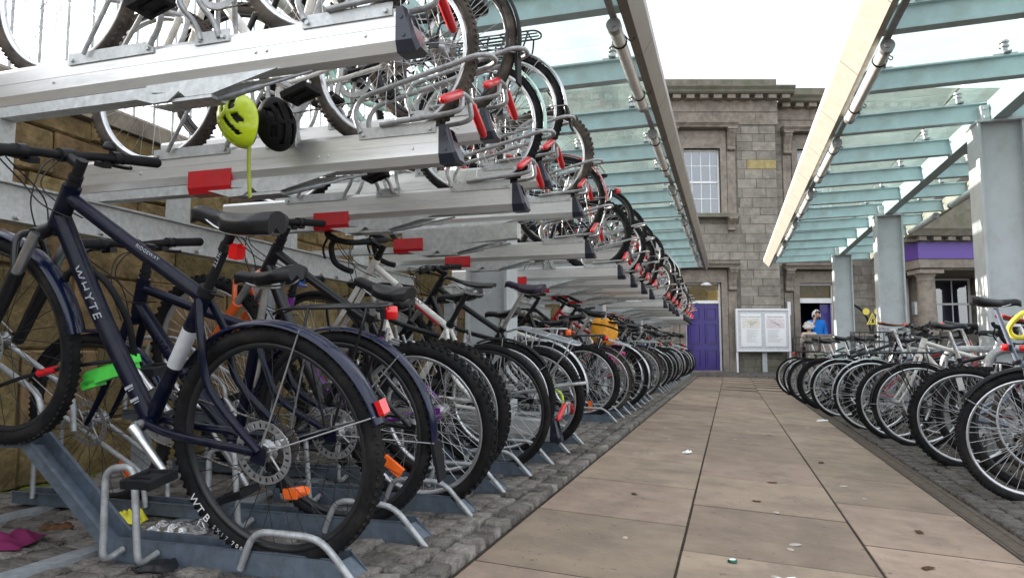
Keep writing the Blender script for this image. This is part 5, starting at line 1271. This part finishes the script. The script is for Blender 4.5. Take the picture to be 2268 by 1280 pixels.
gl_ = tag(obj('lock_body', MB().box((0, 0, 0), (0.17, 0.05, 0.045), None, 0.01).box((-0.075, 0, -0.018), (0.05, 0.05, 0.03), None, 0.006).box((0.075, 0, 0.018), (0.04, 0.05, 0.03), None, 0.006), 'lock_green', loc=(-1.90, 1.78, 0.585), rot=(0.1, -0.28, 0.1)), 'bright green lock body hanging by the navy bicycle frame', 'lock')
rl = tag(obj('wire_lock', MB().tube(crom([(-2.40, 1.72, 0.50), (-2.25, 1.70, 0.545), (-2.13, 1.70, 0.575), (-2.0, 1.72, 0.60), (-1.86, 1.76, 0.62)], 5), 0.0065, 7), 'black_plastic'), 'black wire lock with red connector beside the navy front wheel', 'lock')
obj('connector', MB().tube([(-2.11, 1.70, 0.578), (-2.05, 1.71, 0.592)], 0.012, 10), 'red_plastic', rl)
orl = tag(obj('clip_lamp', MB().tube([(0, 0, 0), (0.02, 0, 0), (0.07, 0, 0.012), (0.085, 0, 0.014)], [0.012, 0.02, 0.018, 0.012], 12).bb(0.01, 0.06, -0.024, -0.016, -0.01, 0.02), 'orange_lens', loc=(-1.36, 1.95, 0.20)), 'small orange red lamp low behind the nearest rear wheel', 'bicycle lamp')
yl = tag(obj('looped_lock', MB().tube(crom([(0.065*math.cos(t), 0.02*math.sin(2*t), 0.085*math.sin(t)) for t in [2*PI*i/10 for i in range(10)]], 4, True), 0.017, 8, closed=True), 'yellow_paint', loc=(1.84, 5.42, 0.82), rot=(0.2, 0.3, 0.5)), 'yellow looped lock hung on the slate blue right bicycle', 'lock')
yk = tag(obj('yellow_cable', MB().tube(crom([(-1.36, 5.02, 0.30), (-1.32, 5.04, 0.36), (-1.24, 5.04, 0.37), (-1.18, 5.02, 0.33), (-1.17, 5.02, 0.25)], 5), 0.011, 7), 'neon_yellow'), 'neon yellow cable lock through a wheel on the lower rack', 'lock')

# ================================================================== litter
def crumple(w, l, h, seed, n=7):
    """thin crumpled sheet: soft folds from random ridges, both faces and a closed rim"""
    r = random.Random(seed); n = n*2+3; R_dg = [(r.uniform(0, PI), r.uniform(4, 11), r.uniform(0, 6)) for _ in range(6)]
    def hh(u, v):
        q = 0.0
        for (a, f, p) in R_dg: q += abs(math.sin((u*math.cos(a)+v*math.sin(a))*f+p))
        e = min(1.0, 4.5*min(u, 1-u, v, 1-v)+0.15)
        return h*(0.12+0.88*(q/6)**1.5)*e
    m = MB(); vs = []
    for i in range(n):
        for j in range(n):
            u, v = i/(n-1), j/(n-1); k = 1+0.12*math.sin(5*u+seed)*math.cos(4*v)
            vs.append(((u-0.5)*w*k+0.04*w*math.sin(9*v+seed), (v-0.5)*l*k+0.04*l*math.sin(8*u), hh(u, v)+0.003))
    N = n*n; q = [(i*n+j, (i+1)*n+j, (i+1)*n+j+1, i*n+j+1) for i in range(n-1) for j in range(n-1)]
    m.add(vs+[(a, b, c-0.002) for a, b, c in vs], q+[tuple(N+x for x in reversed(f)) for f in q], True)
    return m
def litter(name, label, cat, mb, mat, x, y, rz=0, dz=0.004):
    return tag(obj(name, mb, mat, loc=(x, y, ground_z(x, y)+dz), rot=(0, -math.atan(0.055) if x > -0.9 else 0, rz)), label, cat)
litter('sweet_wrapper', 'crumpled yellow sweet wrapper on the setts under the racks', 'litter', crumple(0.10, 0.07, 0.06, 1), 'litter_yellow', -2.12, 2.10, 0.4, 0.02)
litter('plastic_bag', 'clear crumpled plastic bag on the setts under the racks', 'litter', crumple(0.20, 0.15, 0.055, 2, 9), 'plastic_film', -1.84, 2.02, 0.2, 0.02)
litter('fabric_scrap', 'dark pink scrap of cloth at the lower left corner', 'litter', crumple(0.26, 0.18, 0.045, 3, 9), 'litter_pink', -2.32, 1.75, 0.3, 0.02)
litter('dead_leaf', 'curled brown leaf on the pink cloth scrap', 'leaf', crumple(0.09, 0.06, 0.02, 4, 5), 'leaf_brown', -2.16, 1.84, 0.9, 0.06)
litter('dark_bag', 'scrunched dark plastic wrapper beside the nearest channel', 'litter', crumple(0.10, 0.09, 0.03, 9, 8), 'black_plastic', -1.60, 1.70, 0.4, 0.02)
bc = litter('bottle_cap', 'green and white bottle cap lying on the flagstones', 'bottle cap', MB().lathe([(0.001, 0.0), (0.0155, 0.0), (0.0165, 0.002), (0.0135, 0.007), (0.001, 0.0072)], (0, 0, 0), 'Z', 21, closed_prof=False, smooth=False), 'bottle_green', -0.01, 2.50)
obj('cap_top', MB().cyl((0, 0, 0.0072), (0, 0, 0.0082), 0.011, 18), 'paper', bc)
litter('paper_scrap', 'torn white paper scrap at the bottom edge of the path', 'litter', crumple(0.075, 0.045, 0.012, 5, 6), 'paper', 0.15, 2.36, 0.5)
litter('paper_scrap', 'folded pale paper scrap on the left flagstone column', 'litter', crumple(0.07, 0.04, 0.02, 6, 6), 'paper', -0.29, 4.90, 0.9)
litter('paper_scrap', 'white paper scrap beside the gutter on the right', 'litter', crumple(0.12, 0.06, 0.02, 7, 6), 'paper', 0.92, 8.2, 0.2)
rr = random.Random(77)
for i in range(18):
    x = rr.uniform(-0.7, 0.95); y = rr.uniform(2.2, 7.5); s_ = rr.uniform(0.008, 0.017)
    g_ = cached(('gum', i % 5), lambda: MB().lathe([(0.001, 0.0022), (0.8, 0.002), (1.0+0.1*(i % 3), 0.0)], (0, 0, 0), 'Z', 9, closed_prof=False), 'gum_spot')
    o = obj('gum_spot', g_, 'gum', PATH, loc=(x, y, ground_z(x, y)+0.001), rot=(0, -math.atan(0.055), rr.random()*3)); o.scale = (s_*1.3, s_, 1)
lf = cached('bit', lambda: crumple(1.0, 0.5, 0.25, 12, 4), 'leaf_fragment')
for i, (x, y, s_) in enumerate(((0.10, 3.55, 0.04), (0.55, 5.05, 0.06), (0.30, 6.4, 0.04), (0.62, 2.75, 0.05), (-0.45, 3.4, 0.04), (0.20, 4.1, 0.05), (0.72, 3.3, 0.05), (0.75, 2.55, 0.07))):
    o = obj('dead_leaf', lf, 'leaf_brown', loc=(x, y, ground_z(x, y)+0.003), rot=(0, 0, i*1.3)); o.scale = (s_, s_, s_*0.4)
    tag(o, 'small dark leaf fragment lying on the flagstone path', 'leaf', 'leaf fragments on the path')

# ================================================================== notice board, signs, low wall (station frame)
def fobj(name, label, cat): return thing(name, label, cat, (0, 0, 0), (0, 0, YAW))
nb = fobj('notice_board', 'white framed notice board with two posters between the doors', 'notice board'); ND = 20.98
u0, u1, z0, z1 = 6.74, 8.30, 0.66, 1.88
obj('back_panel', MB().bb(u0, u1, ND, ND+0.06, z0, z1), 'board_grey', nb)
fr = MB().bb(u0-0.03, u0+0.02, ND-0.03, ND+0.07, z0-0.03, z1+0.03).bb(u1-0.02, u1+0.03, ND-0.03, ND+0.07, z0-0.03, z1+0.03).bb(u0+0.02, u1-0.02, ND-0.03, ND+0.07, z1-0.02, z1+0.03).bb(u0+0.02, u1-0.02, ND-0.03, ND+0.07, z0-0.03, z0+0.02)
obj('frame', fr, 'white_gloss', nb)
for u in (u0-0.01, u1+0.01): obj('leg', MB().bb(u-0.025, u+0.025, ND, ND+0.05, -0.05, z0-0.03), 'white_gloss', nb)
for i, (a, b, head, pm) in enumerate(((u0+0.11, u0+0.72, 'Onward Travel Information', 'print_tan'), (u0+0.84, u0+1.46, 'Station Information', 'print_pink'))):
    p = obj('poster', MB().bb(a, b, ND-0.012, ND-0.001, z0+0.12, z1-0.12), 'paper', nb)
    mt = Matrix(((1, 0, 0, (a+b)/2), (0, 0, -1, ND-0.0135), (0, 1, 0, z1-0.215), (0, 0, 0, 1)))
    lettering(head, 0.052 if i == 0 else 0.062, 'print_black', p, mt, depth=0.0008)
    obj('map_print', MB().bb(a+0.04, b-0.04, ND-0.0150, ND-0.0125, z1-0.56, z1-0.26), pm, p)
    rd = MB(); rq = random.Random(i)
    for q in range(7): rd.tube([(rq.uniform(a+.06, b-.06), ND-0.016, rq.uniform(z1-.54, z1-.28)), (rq.uniform(a+.06, b-.06), ND-0.016, rq.uniform(z1-.54, z1-.28))], 0.0035, 4)
    obj('map_lines', rd, 'print_grey', p)
    tl = MB()
    for q in range(11): tl.bb(a+0.07+(0.1 if i == 0 else 0), a+0.07+rq.uniform(0.25, 0.46), ND-0.0145, ND-0.0125, z1-0.62-q*0.034, z1-0.614-q*0.034)
    obj('text_lines', tl, 'print_grey', p)
sg = fobj('warning_sign', 'yellow warning triangle with two yellow discs on black arched frame', 'sign'); GD = 20.6
mb = MB()
for s in (-1, 1): mb.tube(crom([(10.58+s*0.02, GD, 0.9), (10.58+s*0.05, GD, 1.35), (10.58+s*0.22, GD, 1.78), (10.58+s*0.55, GD, 2.02), (10.58+s*0.95, GD, 2.1)], 5), 0.035, 8)
obj('arched_frame', mb.bb(10.50, 10.66, GD-0.03, GD+0.03, -0.05, 0.95), 'black_paint', sg)
for du in (-0.17, 0.17): obj('yellow_disc', MB().cyl((10.58+du, GD-0.05, 1.80), (10.58+du, GD-0.035, 1.80), 0.10, 24), 'sign_yellow', sg)
tri = obj('warning_triangle', MB().prism([(10.40, 1.42), (10.76, 1.42), (10.58, 1.76)], GD-0.075, GD-0.055), 'sign_yellow', sg)
obj('triangle_border', MB().prism([(10.445, 1.447), (10.715, 1.447), (10.58, 1.70)], GD-0.077, GD-0.0751), 'print_black', tri)
obj('triangle_field', MB().prism([(10.47, 1.46), (10.69, 1.46), (10.58, 1.668)], GD-0.079, GD-0.0771), 'sign_yellow', tri)
obj('triangle_symbol', MB().prism([(10.54, 1.475), (10.62, 1.475), (10.60, 1.55), (10.63, 1.55), (10.56, 1.63), (10.575, 1.57), (10.545, 1.57)], GD-0.081, GD-0.0791), 'print_black', tri)
lw = fobj('low_wall', 'low grey stone screen wall before the right doorway', 'wall')
obj('wall_slab', MB().bb(8.02, 10.6, 19.0, 19.18, -0.1, 1.06), 'dressed_stone', lw)
obj('coping', MB().bb(8.0, 10.62, 18.98, 19.20, 1.062, 1.10), 'dressed_stone', lw)
nt = tag(obj('paper_notice', MB().bb(-0.11, 0.11, -0.004, 0, -0.075, 0.075), 'paper', loc=(2.33, 16.186, 1.72)), 'small white paper notice taped to the farthest right column', 'notice')
tl = MB()
for q in range(3): tl.bb(-0.08, 0.08, -0.0055, -0.004, 0.045-q*0.018, 0.05-q*0.018)
obj('text_lines', tl, 'print_grey', nt)

# ================================================================== people by the right doorway
def skin_mesh(name, verts, edges, radii, sub=2):
    me = bpy.data.meshes.new(name); me.from_pydata(verts, edges, []); o = bpy.data.objects.new(name, me); COL.objects.link(o)
    md = o.modifiers.new('skin', 'SKIN'); md.use_smooth_shade = True
    for i, r in enumerate(radii): me.skin_vertices[0].data[i].radius = r if isinstance(r, tuple) else (r, r)
    me.skin_vertices[0].data[0].use_root = True
    ss = o.modifiers.new('sub', 'SUBSURF'); ss.levels = sub; ss.render_levels = sub
    dg = bpy.context.evaluated_depsgraph_get(); m2 = bpy.data.meshes.new_from_object(o.evaluated_get(dg)); bpy.data.objects.remove(o)
    m2.materials.clear(); m2.materials.append(MATS['skin']); m2.polygons.foreach_set('use_smooth', [True]*len(m2.polygons)); return m2
def head_grid(c, sx=0.078, sy=0.098, sz=0.122):
    def fn(u, v):
        a = 2*PI*u; t = PI*v; x, y, z = math.sin(t)*math.sin(a), -math.sin(t)*math.cos(a), math.cos(t)
        k = 1.0-0.18*max(0, -z)*abs(x)
        nose = 0.024*math.exp(-((x/0.16)**2+((z+0.12)/0.22)**2)) if y < 0 else 0
        eye = -0.010*(math.exp(-(((abs(x)-0.38)/0.16)**2+((z-0.08)/0.12)**2))) if y < 0 else 0
        chin = 0.008*math.exp(-((x/0.3)**2+((z+0.82)/0.15)**2)) if y < 0 else 0
        return (c[0]+x*sx*k, c[1]+y*sy-(nose+eye+chin), c[2]+z*sz)
    return MB().grid(fn, 32, 22, True, True)
def person(label, loc, rz, H_, coat, cat='person', phone=False, hat=None):
    s = H_/1.75; root = thing('person', label, cat, loc, (0, 0, rz))
    V = [(0,0,0.95),(0,0,1.15),(0,0,1.38),(0,0.01,1.50),(0,0,1.60), (0.09,0,0.90),(0.10,-0.01,0.50),(0.10,0.02,0.09),(0.11,-0.13,0.03), (-0.09,0,0.90),(-0.10,-0.01,0.50),(-0.10,0.02,0.09),(-0.11,-0.13,0.03), (0.19,0,1.42),(0.25,0.02,1.16),(0.24,-0.08,0.92),(0.235,-0.12,0.84)]
    E_ = [(0,1),(1,2),(2,3),(3,4),(0,5),(5,6),(6,7),(7,8),(0,9),(9,10),(10,11),(11,12),(2,13),(13,14),(14,15),(15,16)]
    Rr = [(0.15,0.11),(0.14,0.10),(0.16,0.105),0.06,0.055, 0.088,0.062,0.045,0.042, 0.088,0.062,0.045,0.042, 0.062,0.048,0.036,0.038]
    if phone: arm = [(-0.19,0,1.42),(-0.27,-0.05,1.18),(-0.16,-0.16,1.42),(-0.105,-0.10,1.52)]
    else: arm = [(-0.19,0,1.42),(-0.25,0.02,1.16),(-0.24,-0.08,0.92),(-0.235,-0.12,0.84)]
    n = len(V); V += arm; E_ += [(2,n),(n,n+1),(n+1,n+2),(n+2,n+3)]; Rr += [0.062,0.048,0.036,0.034]
    sc = lambda L: [(a*s, b*s, c*s) for a, b, c in L]
    body = skin_mesh('body', sc(V), E_, [tuple(q*s for q in r) if isinstance(r, tuple) else r*s for r in Rr])
    bo = obj('body', body, 'skin', root)
    hd = head_grid((0, -0.015*s, 1.635*s), 0.078*s, 0.098*s, 0.122*s); obj('head', hd, 'skin', root)
    for q in (-1, 1):
        obj('eye', MB().lathe([(0.001, -0.006), (0.012, 0), (0.001, 0.006)], (q*0.03*s, -0.103*s, 1.648*s), 'Y', 10, closed_prof=False), 'hair_dark', root)
        obj('ear', MB().tube([(q*0.076*s, 0.0, 1.60*s), (q*0.088*s, 0.012*s, 1.63*s), (q*0.08*s, 0.01*s, 1.665*s)], [0.010, 0.016, 0.010], 8), 'skin', root)
    obj('mouth', MB().tube([(-0.026*s, -0.104*s, 1.572*s), (0, -0.110*s, 1.569*s), (0.026*s, -0.104*s, 1.572*s)], [0.003, 0.006, 0.003], 6), 'maroon_paint', root)
    # jacket over torso and sleeves, trousers over legs
    JV = [(0,0,0.82),(0,0,1.0),(0,0,1.2),(0,0,1.40),(0,0.01,1.50)]; JE = [(0,1),(1,2),(2,3),(3,4)]; JR = [(0.19,0.145),(0.185,0.14),(0.185,0.135),(0.185,0.13),(0.085,0.085)]
    for side in ([V[13], V[14], (0.242,-0.07,0.95)], [arm[0], arm[1], (arm[1][0]*0.1+arm[2][0]*0.9, arm[1][1]*0.1+arm[2][1]*0.9, arm[1][2]*0.1+arm[2][2]*0.9)]):
        m = len(JV); JV += side; JE += [(3,m),(m,m+1),(m+1,m+2)]; JR += [0.088,0.072,0.058]
    obj('jacket', skin_mesh('jacket', sc(JV), JE, [tuple(q*s for q in r) if isinstance(r, tuple) else r*s for r in JR]), coat, root)
    TV = [V[0], V[5], V[6], V[7], V[9], V[10], V[11]]
    obj('trousers', skin_mesh('trousers', sc(TV), [(0,1),(1,2),(2,3),(0,4),(4,5),(5,6)], [(0.16*s, 0.12*s), 0.10*s, 0.078*s, 0.066*s, 0.10*s, 0.078*s, 0.066*s]), 'trousers', root)
    # fingers: four and a thumb on each hand
    ends = [((0.235,-0.12,0.84), Vector((0, -0.25, -0.95)), 1)]
    ends.append(((-0.105,-0.10,1.52), Vector((0.25, 0.2, 0.9)), -1) if phone else ((-0.235,-0.12,0.84), Vector((0, -0.25, -0.95)), -1))
    for (e, d, q) in ends:
        fm = MB(); d = d.normalized(); side = Vector((0, 1, 0)).cross(d).normalized() if phone and q < 0 else Vector((0, 1, 0)); e = Vector(e)
        for k in range(4):
            o_ = e+side*(0.017*(k-1.5)); L = (0.062, 0.072, 0.068, 0.054)[k]; cur = Vector((-q*0.02, -0.012, 0))
            fm.tube([o_*s, (o_+d*0.04)*s, (o_+d*(0.04+L*0.5)+cur*0.5)*s, (o_+d*(0.035+L)+cur*1.2)*s], [0.012*s, 0.0105*s, 0.0095*s, 0.007*s], 7)
        o_ = e+side*0.032; fm.tube([o_*s, (o_+side*0.02+d*0.025)*s, (o_+side*0.022+d*0.06)*s], [0.012*s, 0.011*s, 0.008*s], 7)
        obj('fingers', fm, 'skin', bo)
    if hat == 'hood':
        def fn(u, v):
            a = 0.26*PI+1.48*PI*u; t = PI*0.86*v; x, y, z = math.sin(t)*math.sin(a), -math.sin(t)*math.cos(a), math.cos(t)
            return (x*0.105*s, (y*0.125+0.005)*s, (1.63+z*0.150)*s)
        hm = MB().grid(fn, 26, 14); hm.grid(lambda u, v: tuple(Vector(fn(u, v))*0.93+Vector((0, 0, 1.63*s))*0.07), 26, 14)
        rim = [fn(0, v/13) for v in range(14)]+[fn(1, (13-v)/13) for v in range(1, 14)]; hm.tube(rim, 0.014*s, 7)
        obj('hood', hm, 'fleece_white', root); obj('hair', MB().tube(crom([(-0.07*s, -0.075*s, 1.67*s), (-0.04*s, -0.098*s, 1.71*s), (0, -0.103*s, 1.72*s), (0.04*s, -0.098*s, 1.71*s), (0.07*s, -0.075*s, 1.67*s)], 4), 0.018*s, 7), 'hair_dark', root)
        obj('beard', MB().tube(crom([(-0.066*s, -0.06*s, 1.60*s), (-0.045*s, -0.095*s, 1.545*s), (0, -0.112*s, 1.525*s), (0.045*s, -0.095*s, 1.545*s), (0.066*s, -0.06*s, 1.60*s)], 4), 0.015*s, 7), 'hair_dark', root)
    if hat == 'fur':
        r = random.Random(8); fm = MB().lathe([(0.001, 0.15), (0.07, 0.135), (0.115, 0.08), (0.125, 0.02), (0.12, -0.02), (0.001, -0.02)], (0, 0.005, 1.64*s), 'Z', 20, closed_prof=False)
        for i in range(260):
            a = r.random()*2*PI; t = r.random()*1.45; d = Vector((math.sin(t)*math.cos(a), math.sin(t)*math.sin(a), math.cos(t))); p = Vector((d.x*0.115, d.y*0.115+0.005, 1.645*s+d.z*0.135)); q = p+(d+Vector((r.uniform(-.5, .5), r.uniform(-.5, .5), r.uniform(-.5, .5))))*0.045
            fm.tube([p, q], [0.012, 0.003], 4)
        obj('fur_hat', fm, 'fleece_white', root)
    return root
def fpos(u, d, z=0.0): c, s = math.cos(YAW), math.sin(YAW); return (u*c-d*s, u*s+d*c, z)
person('man in blue jacket and white hood, phone to his ear, by the right doorway', fpos(9.02, 20.75), YAW+0.1, 1.83, 'jacket_blue', phone=True, hat='hood')
person('person in white fluffy hat and pale coat partly behind the low wall', fpos(8.24, 19.45), YAW+PI*0.9, 1.36, 'coat_beige', hat='fur')
ph = tag(obj('mobile_phone', MB().box((0, 0, 0), (0.012, 0.07, 0.14), None, 0.003), 'black_plastic', loc=fpos(8.905, 20.66, 1.66), rot=(0.5, 0.2, YAW)), 'dark mobile phone held to the hooded man\'s ear', 'phone')
